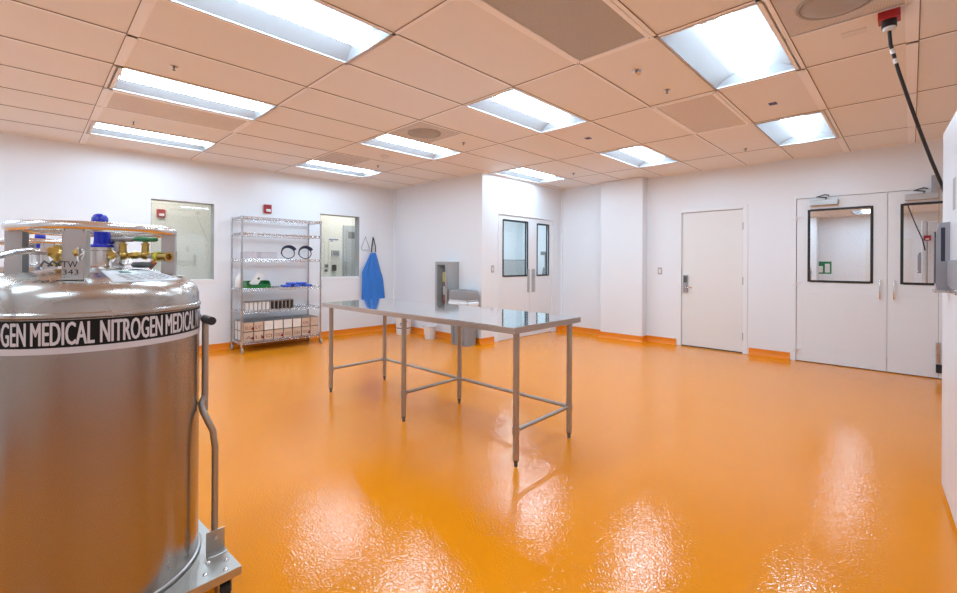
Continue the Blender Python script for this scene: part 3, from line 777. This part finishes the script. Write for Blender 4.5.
# pipes between neck and valves
MB().tube([rc(.045, 0, 1.345), rc(.08, .005, 1.338), rc(.12, .02, 1.338), rc(.145, .035, 1.338), rc(.178, .06, 1.338)], .008, 8).build('manifold_pipe', 'steel', T)
MB().tube([rc(.055, .03, 1.35), rc(.063, .045, 1.335), rc(.06, .045, 1.315), rc(.075, .03, 1.305), rc(.095, .0, 1.31), rc(.10, -.02, 1.33)], .006, 8).build('loop_pipe', 'steel', T)
MB().tube([rc(-.045, .03, 1.345), rc(-.058, .045, 1.332), rc(-.055, .05, 1.312), rc(-.04, .05, 1.30)], .006, 8).build('loop_pipe', 'steel', T)
MB().lathe([(.0, -.012), (.03, -.010), (.036, 0), (.03, .010), (.0, .012)], 18, rc(.132, .075, 1.305)).build('pressure_regulator', 'dark_grey', T)
q = MB(); q.cyl(rc(.150, .070, 1.295), rc(.172, .072, 1.318), .013, .010, 12); q.build('copper_fitting', 'copper', T)
# left-hand fitting with braided hose
a0 = rc(-.135, .03, 1.352); a1 = rc(-.055, .03, 1.350)
q = MB(); dv = (Vector(a1)-Vector(a0)).normalized()
q.cyl(a0, Vector(a0)+dv*.03, .018, n=6, smooth=False); q.cyl(Vector(a0)+dv*.03, Vector(a0)+dv*.045, .011, n=12); q.cyl(Vector(a0)+dv*.045, a1, .0165, n=6, smooth=False)
q.sphere(rc(-.11, .03, 1.342), .021, 14, 8); q.cyl(rc(-.11, .03, 1.375), rc(-.11, .03, 1.30), .012, n=12)
q.build('brass_fitting', 'brass', T)
MB().tube([Vector(a0)-dv*.0, Vector(a0)-dv*.035, rc(-.19, .05, 1.353), rc(-.215, .09, 1.347), rc(-.245, .14, 1.334), rc(-.29, .20, 1.31), rc(-.34, .26, 1.27), rc(-.38, .30, 1.20), rc(-.40, .31, 1.10)], .0115, 12).build('braided_hose', 'chrome', T)
q = MB()
for k in range(5):
    q.tube([rc(-.15+.02*k, .09, 1.30), rc(-.14+.02*k, .10, 1.318), rc(-.12+.02*k, .09, 1.302)], .004, 6)
q.build('wire_seal', 'dark_grey', T)
# paper label on the dome + green patch + marker scribble
def dome_patch(name, a0, a1, r0, r1, m, off, parent, n=24, k=8, cut=0.):
    mb = MB(); vs = []
    for i in range(k+1):
        rr = r0+(r1-r0)*i/k
        for j in range(n+1):
            t = TH+math.radians(a0+(a1-a0)*j/n-cut*i/k*(1-2*j/n)); vs.append(((rr+off*.5)*math.cos(t), (rr+off*.5)*math.sin(t), dome_z(rr)+off))
    mb.add(vs, [(i*(n+1)+j, i*(n+1)+j+1, (i+1)*(n+1)+j+1, (i+1)*(n+1)+j) for i in range(k) for j in range(n)], 0, True)
    return mb.build(name, m, parent, fixn=False)
lb = dome_patch('paper_label', 2, 62, .165, .288, 'paper', .0012, T, cut=-6)
dome_patch('green_patch', 17, 27, .185, .208, 'label_green', .002, lb, 6, 2)
pr = MB()
for k in range(5):
    r0 = .225+.012*k
    for s in range(6):
        t0 = TH+math.radians(12+7*s+k); t1 = t0+math.radians(4.5)
        pr.add([((r0+d)*math.cos(t), (r0+d)*math.sin(t), dome_z(r0+d)+.0024) for d, t in ((0, t0), (0, t1), (.003, t1), (.003, t0))], [(0, 1, 2, 3)])
pr.build('label_print', 'dark_grey', lb, fixn=False)
sc_ = MB()
def scr(u, v):
    t = TH+math.radians(-34+14*u); rr = .286-.014*v; return (rr*math.cos(t), rr*math.sin(t), dome_z(rr)+.0015)
add_text(sc_, '707', scr); sc_.build('marker_scribble', 'ink', T, fixn=False)

# wheeled base
HB = .378; ang = math.radians(4)
rot = lambda x, y: (x*math.cos(ang)-y*math.sin(ang), x*math.sin(ang)+y*math.cos(ang))
def wheeled_base(T):
    q = MB()
    q = MB(); g = MB()
    # square tray with a round cut-out close to the tank
    n = 64; inner = [(.345*math.cos(2*PI*i/n), .345*math.sin(2*PI*i/n)) for i in range(n)]
    outer = []
    for i in range(n):
        c_, s_ = math.cos(2*PI*i/n), math.sin(2*PI*i/n); qq = max(abs(c_), abs(s_)); outer.append((HB*c_/qq, HB*s_/qq))
    for z in (.124, .128):
        q.add([(*rot(*p), z) for p in inner]+[(*rot(*p), z) for p in outer], [(i, (i+1) % n, n+(i+1) % n, n+i) for i in range(n)])
    q.add([(*rot(*p), z) for z in (.096, .128) for p in outer], [(i, (i+1) % n, n+(i+1) % n, n+i) for i in range(n)])
    q.add([(*rot(*p), z) for z in (.118, .132) for p in [(x*.985, y*.985) for x, y in inner]], [(i, (i+1) % n, n+(i+1) % n, n+i) for i in range(n)], 0, True)
    q.add([(*rot(*p), .1235) for p in inner], [list(range(n))])
    base = q.build('wheeled_base', 'hammer', T)
    for a in range(4):
        cxx, cyy = HB*.87*(1, -1, -1, 1)[a], HB*.87*(1, 1, -1, -1)[a]
        for dx, dy in ((.028, .0), (-.03, .024), (.0, -.062), (-.066, -.03)):
            s1, s2 = (1, -1, -1, 1)[a], (1, 1, -1, -1)[a]
            p = rot(cxx+dx*s1, cyy+dy*s2); MB().lathe([(.0, .007), (.005, .0065), (.009, .003), (.010, 0)], 14, (*p, .128)).build('rivet', 'ring_steel', base)
        p = rot(cxx, cyy); k = MB()
        k.cyl((p[0], p[1], .096), (p[0], p[1], .088), .03, n=16)
        for s in (-1, 1): k.box(p[0]-.03, p[0]+.03, p[1]+s*.022-.002, p[1]+s*.022+.002, .035, .090)
        cst = k.build('caster_fork', 'hammer', base)
        MB().cyl((p[0]-.006, p[1]-.017, .042), (p[0]-.006, p[1]+.017, .042), .042, n=28).build('caster_wheel', 'black', cst, bevel=.006)
    
    return base
base = wheeled_base(T)
# push handle at the +y side
px_, py_ = -2.058-TC[0], .535-TC[1]
mb = MB(); mb.box(px_+.013, px_+.017, py_-.024, py_+.046, .128, .215); mb.box(px_+.013, px_+.055, py_-.024, py_+.046, .128, .132)
hb = mb.build('handle_bracket', 'hammer', base, bevel=.002)
MB().cyl((px_+.016, py_+.011, .185), (px_+.022, py_+.011, .185), .008, n=12).build('bolt', 'ring_steel', hb)
tb = MB().tube([(px_, py_+.012, .133), (px_, py_+.012, .55), (px_-.002, py_+.004, .62), (px_-.006, py_-.02, .68), (px_-.018, py_-.030, .71), (px_-.035, py_-.030, .735), (px_-.043, py_-.015, .76)], .0125, 12).build('handle_tube', 'leg_steel', T)
MB().tube([(px_-.045, py_-.015, .70), (px_-.043, py_-.015, 1.08)], .0125, 12).build('handle_post', 'leg_steel', T)
gr = MB().tube([(px_-.30, py_-.020, 1.085), (px_+.035, py_-.020, 1.085)], .0115, 12).build('cross_handle', 'ring_steel', T)
MB().cyl((px_-.02, py_-.022, 1.083), (px_+.075, py_-.022, 1.083), .0165, n=16).build('grip', 'black', gr, bevel=.006)

# second dewar behind
T2 = dewar(False)
wheeled_base(T2)
T2.location = (-4.12+0.0, .0, 0); T2.rotation_euler = (0, 0, .5)
T2.location = (-4.03, .05, 0)
tag(T2, 'second steel dewar mostly hidden behind the lettered nitrogen dewar', 'gas tank', 'liquid nitrogen dewars')

# ------------------------------------------------------------------ wire shelving
SX0, SX1, SY0, SY1 = -7.285, -6.835, 2.145, 3.325
S = empty('wire_shelving', ((SX0+SX1)/2, (SY0+SY1)/2, 0), 0, 'tall chrome wire shelving unit on casters against the left wall', 'shelving')
ox, oy = (SX0+SX1)/2, (SY0+SY1)/2; hx, hy = (SX1-SX0)/2, (SY1-SY0)/2
for sx in (-1, 1):
    for sy in (-1, 1):
        p = MB(); p.cyl((sx*hx, sy*hy, .10), (sx*hx, sy*hy, 1.975), .0125, n=14); p.sphere((sx*hx, sy*hy, 1.975), .0125, 12, 6)
        p.build('post', 'post', S)
        c = MB(); c.cyl((sx*hx, sy*hy, .075), (sx*hx, sy*hy, .11), .014, n=12)
        for s in (-1, 1): c.box(sx*hx-.012, sx*hx+.03, sy*hy+s*.017-.0015, sy*hy+s*.017+.0015, .025, .085)
        k = c.build('caster', 'post', S)
        MB().cyl((sx*hx+.012, sy*hy-.012, .038), (sx*hx+.012, sy*hy+.012, .038), .038, n=24).build('wheel', 'caster_tread', k, bevel=.004)
def wire_shelf(z):
    m = MB(); r = .0048
    for zz in (z, z-.028):
        for s in (-1, 1):
            m.cyl((s*hx, -hy, zz), (s*hx, hy, zz), r, n=6); m.cyl((-hx, s*hy, zz), (hx, s*hy, zz), r, n=6)
    nz = 30
    for s in (-1, 1):
        pts = [(s*hx, -hy+2*hy*i/nz, z if i % 2 else z-.028) for i in range(nz+1)]
        m.tube(pts, .003, 5)
        pts = [(-hx+2*hx*i/12, s*hy, z if i % 2 else z-.028) for i in range(13)]
        m.tube(pts, .003, 5)
    for i in range(1, 44): y = -hy+2*hy*i/44; m.cyl((-hx, y, z+.002), (hx, y, z+.002), .0022, n=4)
    for x in (-hx*.5, 0, hx*.5): m.cyl((x, -hy, z-.003), (x, hy, z-.003), .003, n=6)
    for sx in (-1, 1):
        for sy in (-1, 1): m.cyl((sx*hx, sy*hy, z-.04), (sx*hx, sy*hy, z+.008), .0175, n=12)
    return m.build('shelf', 'chrome', S)
SZ = [1.97, 1.735, 1.355, .925, .60, .155]
for z in SZ: wire_shelf(z)
# --- bottom shelf: two layers of metal cryobox racks holding boxes
nb = 8; cw_ = (SY1-SY0-.05)/nb; RD = .40
def rack_obj(name='cryobox_rack', w=cw_-.008, d=RD, hh=.140, bays=3):
    m = MB(); t = .0015
    m.box(-d/2, d/2, -w/2, w/2, 0, t); m.box(-d/2, d/2, -w/2, w/2, hh-t, hh); m.box(-d/2, -d/2+t, -w/2, w/2, t, hh-t)
    for k in range(bays+1):
        x = -d/2+d*k/bays
        for s in (-1, 1): m.box(max(-d/2, x-.008), min(d/2, x+.008), s*w/2-(t if s > 0 else 0), s*w/2+(t if s < 0 else 0), t, hh-t)
    return m.build(name, 'rack_steel')
rack0 = rack_obj()
def box_obj(m, lid=True, w=cw_-.016, d=.125, hh=.130, text=None, dot=False, nm='cryobox'):
    o = empty(nm, (0, 0, 0))
    MB().box(-d/2, d/2, -w/2, w/2, 0, hh*.6).build('box_base', m, o, bevel=.0015)
    MB().box(-d/2-.001, d/2+.001, -w/2-.001, w/2+.001, hh*.61, hh).build('lid', m, o, bevel=.0015)
    if text:
        tx = MB(); add_text(tx, text, lambda u, v: (d/2+.0022, -w*.36+w*.72*u, hh*.22+hh*.36*v), .0)
        tx.build('printed_mark', 'print_brown', o, fixn=False)
    if dot: MB().cyl((d/2+.001, w*.45, hh*.30), (d/2+.003, w*.45, hh*.30), .020, n=16).build('red_sticker', 'dark_red', o)
    return o
order = ['first', 'second', 'third', 'fourth', 'fifth', 'sixth', 'seventh', 'eighth']
lay = [[('card', '', 0), ('card', 'LI', 1), ('card', 'CI', 0), ('card', 'OC', 1), ('card', 'OC', 0), ('card', 'CSH', 0), ('card', 'IOC', 1), ('card', '', 0)],
       [('card', 'ELC', 0), ('card', 'LCA', 1), ('white_box', '', 0), ('white_box', '', 0), ('white_box', '', 0), ('white_box', '', 0), ('card', 'OR', 0), ('card', '', 0)]]
txts = {}
lay[0][0] = ('card', 'A', 1); lay[1][0] = ('card', 'ELC', 1); lay[1][1] = ('card', 'LC', 0)
for li, row in enumerate(lay):
    for k in range(nb):
        y = SY0+.03+cw_*(k+.5); z = SZ[-1]+.0045+li*.142; x = (SX0+SX1)/2+.005
        if li == 0 and k == 0: rk = rack0
        else: rk = rack0.copy(); C.objects.link(rk)
        rk.location = (x, y, z)
        lv = ('lower', 'upper')[li]
        tag(rk, 'grey metal box rack, %s from left, %s layer on the bottom shelf' % (order[k], lv), 'rack', 'metal racks on the bottom shelf')
        m, tx, dt = row[k]
        b = box_obj(m, text=tx or None, dot=bool(dt)); b.location = (x+RD/2-.062, y, z+.0035)
        tag(b, '%s box fronting the %s rack from left, %s layer, bottom shelf' % ('brown cardboard' if m == 'card' else 'white', order[k], lv), 'box', 'storage boxes in the bottom racks')
        if k == 0:
            for q_, nm in ((0, 'rearmost'), (1, 'middle')):
                b = box_obj('white_box', w=cw_-.018); b.location = (x-RD/2+.068+.13*q_, y, z+.0035)
                tag(b, 'white box, %s in the leftmost rack, %s layer, bottom shelf' % (nm, lv), 'box', 'storage boxes in the bottom racks')
# --- second shelf: long slotted rack with white boxes in half of it
ry0, ry1 = 2.20, 2.90; n_ = 12; xx = -6.93; z_ = SZ[4]+.0045; hh = .135
o = empty('slotted_rack', (xx, (ry0+ry1)/2, z_), 0, 'long steel slotted rack on the shelf above the cardboard boxes', 'rack')
m = MB(); w_ = (ry1-ry0)/2; m.box(-.07, .07, -w_, w_, 0, .002); m.box(-.07, .07, -w_, w_, hh-.014, hh); m.box(-.07, -.068, -w_, w_, .002, hh-.014)
m.build('tray', 'rack_steel', o)
for k in range(n_+1):
    y = -w_+2*w_*k/n_; MB().box(-.067, .07, max(-w_, y-.005), min(w_, y+.005), .002, hh-.014).build('divider', 'cab_steel', o)
for k in range(6):
    y = ry0+(ry1-ry0)*(k+.5)/n_
    b = empty('sample_box', (xx+.005, y, z_+.0025), 0, 'narrow white box standing in the %s slot from the left of the long slotted rack' % order[k], 'box', 'white boxes in the slotted rack')
    MB().box(-.055, .055, -.022, .022, 0, .10).build('box_base', 'plastic_w', b, bevel=.002); MB().box(-.056, .056, -.023, .023, .101, .114).build('lid', 'plastic_w', b, bevel=.002)
# --- third shelf (z .915)
z_ = SZ[3]+.0045
o = empty('storage_bin', (-6.955, 2.385, z_), 0, 'green open-front plastic bin on the middle wire shelf', 'bin')
m = MB(); hw = .165
m.box(-.11, .11, -hw, hw, 0, .004); m.box(-.11, -.106, -hw, hw, .004, .105); m.box(.106, .11, -hw, hw, .004, .05)
for s in (-1, 1, 0):
    y = s*(hw-.002) if s else .03
    m.prism([(-.106, .004), (.106, .004), (.106, .05), (.05, .105), (-.106, .105)], y-.002, y+.002, 'y')
m.build('bin_body', 'green_bin', o)
MB().tube([(.11, -hw, .05), (.11, hw, .05)], .005, 6).build('rim', 'green_bin', o)
o = empty('spray_carton', (-6.93, 2.315, z_+.03), 0, 'white carton with a dark mark leaning out of the green bin', 'carton')
Mx = Matrix.Rotation(math.radians(-33), 4, 'X')
MB().box(-.045, .045, -.045, .045, .01, .20, M4=Mx).build('carton_body', 'plastic_w', o, bevel=.004)
MB().box(.045, .0465, -.012, .020, .12, .15, M4=Mx).build('printed_mark', 'label_green', o)
MB().box(-.046, .046, -.046, .046, .16, .205, M4=Mx).build('flap', 'paper', o, bevel=.003)
o = empty('white_jug', (-7.15, 2.215, z_), 0, 'white plastic jug at the left end of the middle wire shelf', 'jug')
MB().lathe([(.0, 0), (.055, .0), (.06, .01), (.06, .13), (.052, .165), (.028, .19), (.022, .205)], 24).build('jug_body', 'plastic_w', o)
MB().cyl((0, 0, .205), (0, 0, .232), .025, n=18).build('cap', 'plastic_w', o, bevel=.002)
MB().tube([(.045, 0, .16), (.075, 0, .165), (.082, 0, .12), (.062, 0, .075)], .009, 8).build('handle', 'plastic_w', o)
for k in range(5):
    o = tag(MB().box(-.07, .07, -.062, .062, 0, .034).build('blue_pad', 'pad_blue', bevel=.012), ['leftmost', 'second', 'middle', 'fourth', 'rightmost'][k]+' folded blue pad on the middle wire shelf', 'pad', 'folded blue pads on the middle shelf')
    o.location = (-6.92, 2.80+.082*k, z_+(.020 if k % 2 else .0)); o.rotation_euler = (0, .0, .05*(k-2))
    if k % 2: o.location.z = z_+.0345
for k, y in enumerate((2.575, 2.66)):
    o = tag(MB().tube([(0, -.03, .004), (0, -.02, .022), (0, 0, .008), (0, .02, .024), (0, .03, .004)], .004, 6).build('metal_clip', 'dark_grey'), ('left', 'right')[k]+' small bent metal clip between the green bin and blue pads', 'clip', 'metal clips on the middle shelf'); o.location = (-6.87, y, z_)
# --- fourth shelf (z 1.35)
z_ = SZ[2]+.0045
for k, y in enumerate((2.31, 2.54)):
    o = tag(MB().box(-.12, .12, -.108, .108, 0, .105).build('clear_bin', 'clear', bevel=.01), 'empty clear plastic bin, %s of the pair on the wire shelf above the green bin' % ('left', 'right')[k], 'bin', 'clear bins on the upper shelf'); o.location = (-6.98, y, z_)
for k, y in enumerate((2.84, 3.11)):
    o = empty('face_shield', (-6.93, y, z_+.002), 0, ('left', 'right')[k]+' of two face shield headbands with blue crown on the wire shelf', 'face shield', 'face shields on the upper shelf')
    c = Vector((0, 0, .095))
    Mx = Matrix.Translation(c) @ Matrix.Rotation(math.radians(72), 4, 'Y') @ Matrix.Rotation(.3, 4, 'Z')
    pts = [tuple(Mx @ Vector((.088*math.cos(2*PI*i/40), .100*math.sin(2*PI*i/40), 0))) for i in range(40)]
    MB().tube(pts, .007, 8, closed=True).build('headband', 'black', o)
    m = MB(); nn = 20; vs = []
    for i in range(nn+1):
        t = math.radians(95+170*i/nn)
        for dz, rr in ((-.02, .094), (.045, .108)): vs.append(tuple(Mx @ Vector((rr*math.cos(t), rr*1.12*math.sin(t), dz))))
    m.add(vs, [(2*i, 2*i+1, 2*i+3, 2*i+2) for i in range(nn)], 0, True); m.build('crown_guard', 'navy', o, solid=.004)
    pts = [tuple(Mx @ Vector((.108*math.cos(math.radians(95+170*i/24)), .121*math.sin(math.radians(95+170*i/24)), .046))) for i in range(25)]
    MB().tube(pts, .006, 8).build('crown_rim', 'black', o)

# ------------------------------------------------------------------ apron and hanger on the left wall
o = empty('blue_apron', (LX+.010, 4.60, .58), 0, 'long blue cryo apron with black neck strap hanging on the left wall', 'apron')
prof = [(1.50-.58, -.055, .055), (1.46-.58, -.075, .075), (1.30-.58, -.16, .13), (1.14-.58, -.245, .18), (1.08-.58, -.25, .205), (.97-.58, -.25, .235), (.75-.58, -.25, .25), (.60-.58, -.25, .255), (.0, -.245, .262)]
m = MB(); vs = []; nn = 14
for z, a, b in prof:
    for j in range(nn+1):
        u = j/nn; y = a+(b-a)*u; x = .035+.018*math.sin(u*9+z*2.2)*(1-.4*z)+.01*math.sin(u*21+z*5)
        vs.append((x, y, z))
m.add(vs, [(i*(nn+1)+j, i*(nn+1)+j+1, (i+1)*(nn+1)+j+1, (i+1)*(nn+1)+j) for i in range(len(prof)-1) for j in range(nn)], 0, True)
m.build('apron_cloth', 'apron', o, solid=.004)
m = MB(); m.tube([(.035, -.045, .93), (.03, -.02, 1.10), (.028, .0, 1.22)], .011, 6, flat=.4); m.tube([(.035, .05, .93), (.03, .045, 1.05), (.028, .0, 1.22)], .009, 6, flat=.4)
m.build('neck_strap', 'black', o)
MB().tube([(-.006, .0, 1.20), (.035, 0, 1.20), (.045, 0, 1.22)], .006, 6).build('wall_hook', 'chrome', o)
o = empty('mesh_hanger', (LX, 4.446, 1.79), 0, 'small pale green triangular holder hanging left of the blue apron', 'hanger')
MB().tube([(.015, -.085, -.2), (.015, 0, 0), (.015, .085, -.2)], .004, 6).build('cord', 'dark_grey', o)
MB().tube([(.015, -.085, -.2), (.015, -.075, -.24), (.015, .085, -.24), (.015, .085, -.2)], .008, 6).build('tray', 'mint', o)
MB().cyl((0, 0, 0), (.03, 0, 0), .008, n=10).build('hook', 'chrome', o)

# ------------------------------------------------------------------ alcove: cabinet, bin, buckets
cabx0, cabx1, cz0, cz1, cd = -5.77, -5.465, .57, 1.335, .25
o = empty('extinguisher_cabinet', (cabx0, AY, cz0), 0, 'grey steel extinguisher cabinet with glazed door on the alcove wall', 'cabinet')
w_, h_ = cabx1-cabx0, cz1-cz0
m = MB(); m.box(0, .006, -cd, 0, 0, h_); m.box(w_-.006, w_, -cd, 0, 0, h_); m.box(.006, w_-.006, -cd, 0, 0, .006); m.box(.006, w_-.006, -cd, 0, h_-.006, h_)
m.build('cabinet_body', 'cab_steel', o)
MB().box(.006, w_-.006, -.008, -.002, .006, h_-.006).build('back_panel', 'cab_dark', o)
m = MB(); b = .055; y0, y1 = -cd-.018, -cd-.002
m.box(0, b, y0, y1, 0, h_); m.box(w_-b, w_, y0, y1, 0, h_); m.box(b, w_-b, y0, y1, 0, b*1.3); m.box(b, w_-b, y0, y1, h_-b, h_)
dr = m.build('cabinet_door', 'cab_steel', o, bevel=.003)
MB().box(b, w_-b, y0+.006, y0+.010, b*1.3, h_-b).build('pane', 'glass', dr)
MB().box(w_-.03, w_-.015, y0-.02, y0, h_*.42, h_*.52).build('pull', 'chrome', dr, bevel=.002)
o = empty('fire_extinguisher', (cabx0+.155, AY-.135, cz0+.008), 0, 'red fire extinguisher with yellow tag inside the grey cabinet', 'fire extinguisher')
MB().lathe([(.0, 0), (.06, .0), (.065, .01), (.065, .36), (.055, .40), (.02, .43), (.0, .43)], 24).build('cylinder', 'ext_red', o)
m = MB(); m.cyl((0, 0, .43), (0, 0, .47), .015, n=10); m.box(-.015, .07, -.01, .01, .47, .482); m.box(-.015, .06, -.01, .01, .50, .512); m.build('valve_handle', 'dark_grey', o)
MB().tube([(-.01, 0, .46), (-.07, -.02, .44), (-.08, -.03, .3), (-.075, -.03, .12)], .011, 8).build('hose', 'black', o)
MB().box(-.03, .045, -.075, -.070, .42, .58).build('tag', 'ext_yellow', o)
MB().lathe([(.0655, .20), (.0655, .34)], 24).build('white_label', 'plastic_w', o)

bx, by, bz = -5.155, 4.925, .715
o = empty('waste_bin', (bx, by, 0), 0, 'grey rectangular waste bin with hooded lid in the alcove corner', 'waste bin')
def rrect(hx, hy, r=.05, n=6):
    p = []
    for cxx, cyy, a0 in ((hx-r, hy-r, 0), (-hx+r, hy-r, 90), (-hx+r, -hy+r, 180), (hx-r, -hy+r, 270)):
        for i in range(n+1): t = math.radians(a0+90*i/n); p.append((cxx+r*math.cos(t), cyy+r*math.sin(t)))
    return p
def loft(mb, secs, cap0=True, cap1=True, mi=0):
    n = len(secs[0][0]); vs = [(x, y, z) for p, z in secs for x, y in p]
    mb.add(vs, [(i*n+j, i*n+(j+1) % n, (i+1)*n+(j+1) % n, (i+1)*n+j) for i in range(len(secs)-1) for j in range(n)], mi, True)
    if cap0: mb.add([(x, y, secs[0][1]) for x, y in secs[0][0]], [list(range(n))], mi)
    if cap1: mb.add([(x, y, secs[-1][1]) for x, y in secs[-1][0]], [list(range(n))], mi)
m = MB(); loft(m, [(rrect(.185, .115), 0), (rrect(.222, .137), bz-.03), (rrect(.222, .137), bz)]); 
for x in (-.10, 0.02, .12): m.box(x-.012, x+.012, -.139, -.120, .06, bz-.12)
m.build('bin_body', 'bin_grey', o)
m = MB(); loft(m, [(rrect(.214, .138), bz-.08), (rrect(.222, .146), bz-.04), (rrect(.216, .140), bz-.005), (rrect(.218, .142), bz+.012)], False, False)
m.build('bin_bag', 'bag', o, solid=.003)
# crumpled bag edge sticking out
m = MB(); pts = rrect(.224, .148, n=14); n = len(pts); random.seed(3)
vs = [(x, y, bz-.015) for x, y in pts]+[(x*random.uniform(.98, 1.06), y*random.uniform(1.0, 1.2), bz-.075+random.uniform(-.07, .05)) for x, y in pts]
m.add(vs, [(j, (j+1) % n, n+(j+1) % n, n+j) for j in range(n)], 0, True); m.build('bag_overhang', 'bag', o, solid=.003)
m = MB(); loft(m, [(rrect(.222, .146), bz+.012), (rrect(.224, .148), bz+.12), (rrect(.215, .140, .05), bz+.155), (rrect(.20, .125, .05), bz+.165)], True, True)
m.build('hooded_lid', 'bin_grey', o)
MB().box(-.02, .17, -.10, .04, bz+.1655, bz+.168).build('lid_opening', 'dark_grey', o)

def bucket(loc, r0, r1, h, name, lab, band):
    o = empty(name, loc, 0, lab, 'bucket')
    MB().lathe([(.0, .0), (r0, 0), (r0+.002, .01), (r1, h-.02), (r1+.006, h-.018), (r1+.006, h), (r1-.002, h), (r1-.004, h-.02), (r0-.002, .012), (0, .012)], 32).build('pail', 'plastic_w', o)
    return o
o = bucket((-6.70, 4.87, 0), .13, .145, .36, 'white_bucket', 'white lidded pail with blue stripe in the alcove corner', True)
MB().lathe([(.1355, .10), (.1366, .125)], 32).build('blue_stripe', 'navy', o)
MB().lathe([(.151, .345), (.153, .365), (.147, .372), (.0, .374)], 32).build('lid', 'plastic_w', o)
m = MB()
for k, (a, z, w2) in enumerate(((-60, .20, 14), (-62, .17, 10), (-20, .26, 12), (-22, .23, 16))):
    for j in range(4):
        t0 = math.radians(a+w2*j/4); t1 = math.radians(a+w2*(j+.8)/4); rr = .1415
        m.add([(rr*math.cos(t0), rr*math.sin(t0), z), (rr*math.cos(t1), rr*math.sin(t1), z), (rr*math.cos(t1), rr*math.sin(t1), z+.02), (rr*math.cos(t0), rr*math.sin(t0), z+.02)], [(0, 1, 2, 3)])
m.build('label_print', ['navy'], o, fixn=False)
o = bucket((-5.95, 4.88, 0), .085, .112, .235, 'waste_pail', 'small white open pail with a liner beside the large white bucket', False)
m = MB(); n = 36; random.seed(5)
vs = [(.112*math.cos(2*PI*i/n), .112*math.sin(2*PI*i/n), .236) for i in range(n)]+[(.128*math.cos(2*PI*i/n)*random.uniform(.98, 1.06), .128*math.sin(2*PI*i/n)*random.uniform(.98, 1.06), .215+random.uniform(-.02, .02)) for i in range(n)]
m.add(vs, [(j, (j+1) % n, n+(j+1) % n, n+j) for j in range(n)], 0, True); m.build('liner', 'bag', o, solid=.002)

# ------------------------------------------------------------------ freezer at the right edge
fa = math.atan2(.032, .627)
F = empty('upright_freezer', (.131, 3.754, 0), fa, 'tall glossy white upright freezer with grey latch at the right edge', 'freezer')
# local frame: face plane x=0, far corner at the origin, body towards +x and -y
FW, FD, FH = .93, .86, 2.10
MB().box(.075, FD, -FW, 0, .02, FH-.02).build('freezer_body', 'freezer', F, bevel=.02)
fd = MB().box(.0, .07, -FW+.004, -.0, .03, FH).build('freezer_door', 'freezer', F, bevel=.018)
MB().box(.068, .078, -FW+.02, -.012, .05, FH-.03).build('door_gasket', 'frame_grey', F)
MB().box(.10, FD-.05, -FW+.04, -.04, 0, .02).build('plinth', 'dark_grey', F)
k = MB(); hyo = -.30
pr = [(0, 1.19), (-.048, 1.19), (-.052, 1.21), (-.052, 1.47), (-.047, 1.52), (-.040, 1.545), (0, 1.55)]
k.prism(pr, hyo-.035, hyo+.035, 'y'); 
k.v = [(a, b, c) for a, b, c in k.v]
hn = k.build('latch_handle', 'latch', fd, bevel=.006)
MB().box(-.034, -.018, hyo-.0375, hyo-.034, 1.34, 1.52).build('latch_slot', 'baffle', hn, bevel=.001)
MB().box(-.056, -.0515, hyo-.025, hyo+.025, 1.22, 1.50).build('latch_insert', 'baffle', hn)
MB().box(-.012, .0, -FW+.10, hyo-.036, 1.205, 1.345).build('latch_arm', 'latch', hn, bevel=.006)
MB().box(-.060, .0, hyo-.05, hyo+.03, 1.172, 1.189).build('latch_foot', 'latch_steel', hn, bevel=.004)
MB().box(-.014, .0, hyo-.36, hyo-.14, 1.175, 1.20).build('latch_foot', 'latch_steel', hn, bevel=.004)
MB().box(-.0015, .001, -.52, -.44, 1.60, 1.76).build('rating_label', 'frame_grey', fd)
o = empty('warning_plate', (.205, 3.772, 1.79), PI/2+fa, 'red warning plate on the far side of the freezer, mirrored in the door pane', 'sign')
MB().box(0.0, .012, -.045, .045, -.045, .045).build('plate', 'red', o, bevel=.003); MB().box(.012, .014, -.022, .022, -.03, -.005).build('symbol', 'sign_white', o)

# ------------------------------------------------------------------ camera, world, view
cam = bpy.data.cameras.new('camera'); co = bpy.data.objects.new('camera', cam); C.objects.link(co); sc.camera = co
cam.sensor_fit = 'HORIZONTAL'; cam.sensor_width = 36; cam.lens = 441.64*36/957; cam.clip_start = .02
cam.shift_x = 0; cam.shift_y = -33.805/957
YAW, ROLL = .774816, .00496
co.matrix_world = Matrix.Translation((0, 0, 1.32)) @ Matrix.Rotation(YAW, 4, 'Z') @ Matrix.Rotation(PI/2, 4, 'X') @ Matrix.Rotation(ROLL, 4, 'Z')
wd = bpy.data.worlds.new('world'); sc.world = wd; wd.use_nodes = True
wd.node_tree.nodes['Background'].inputs[0].default_value = (.8, .85, .9, 1); wd.node_tree.nodes['Background'].inputs[1].default_value = .1
vs = sc.view_settings; vs.view_transform = 'Standard'; vs.look = 'None'; vs.gamma = 1; vs.exposure = -0.03; vs.use_curve_mapping = False
cy_ = sc.cycles; cy_.use_denoising = True; cy_.denoising_prefilter = 'NONE'; cy_.max_bounces = 10; cy_.diffuse_bounces = 6; cy_.glossy_bounces = 6; cy_.transparent_max_bounces = 12
cy_.sample_clamp_indirect = 6; cy_.caustics_reflective = True; cy_.blur_glossy = .5
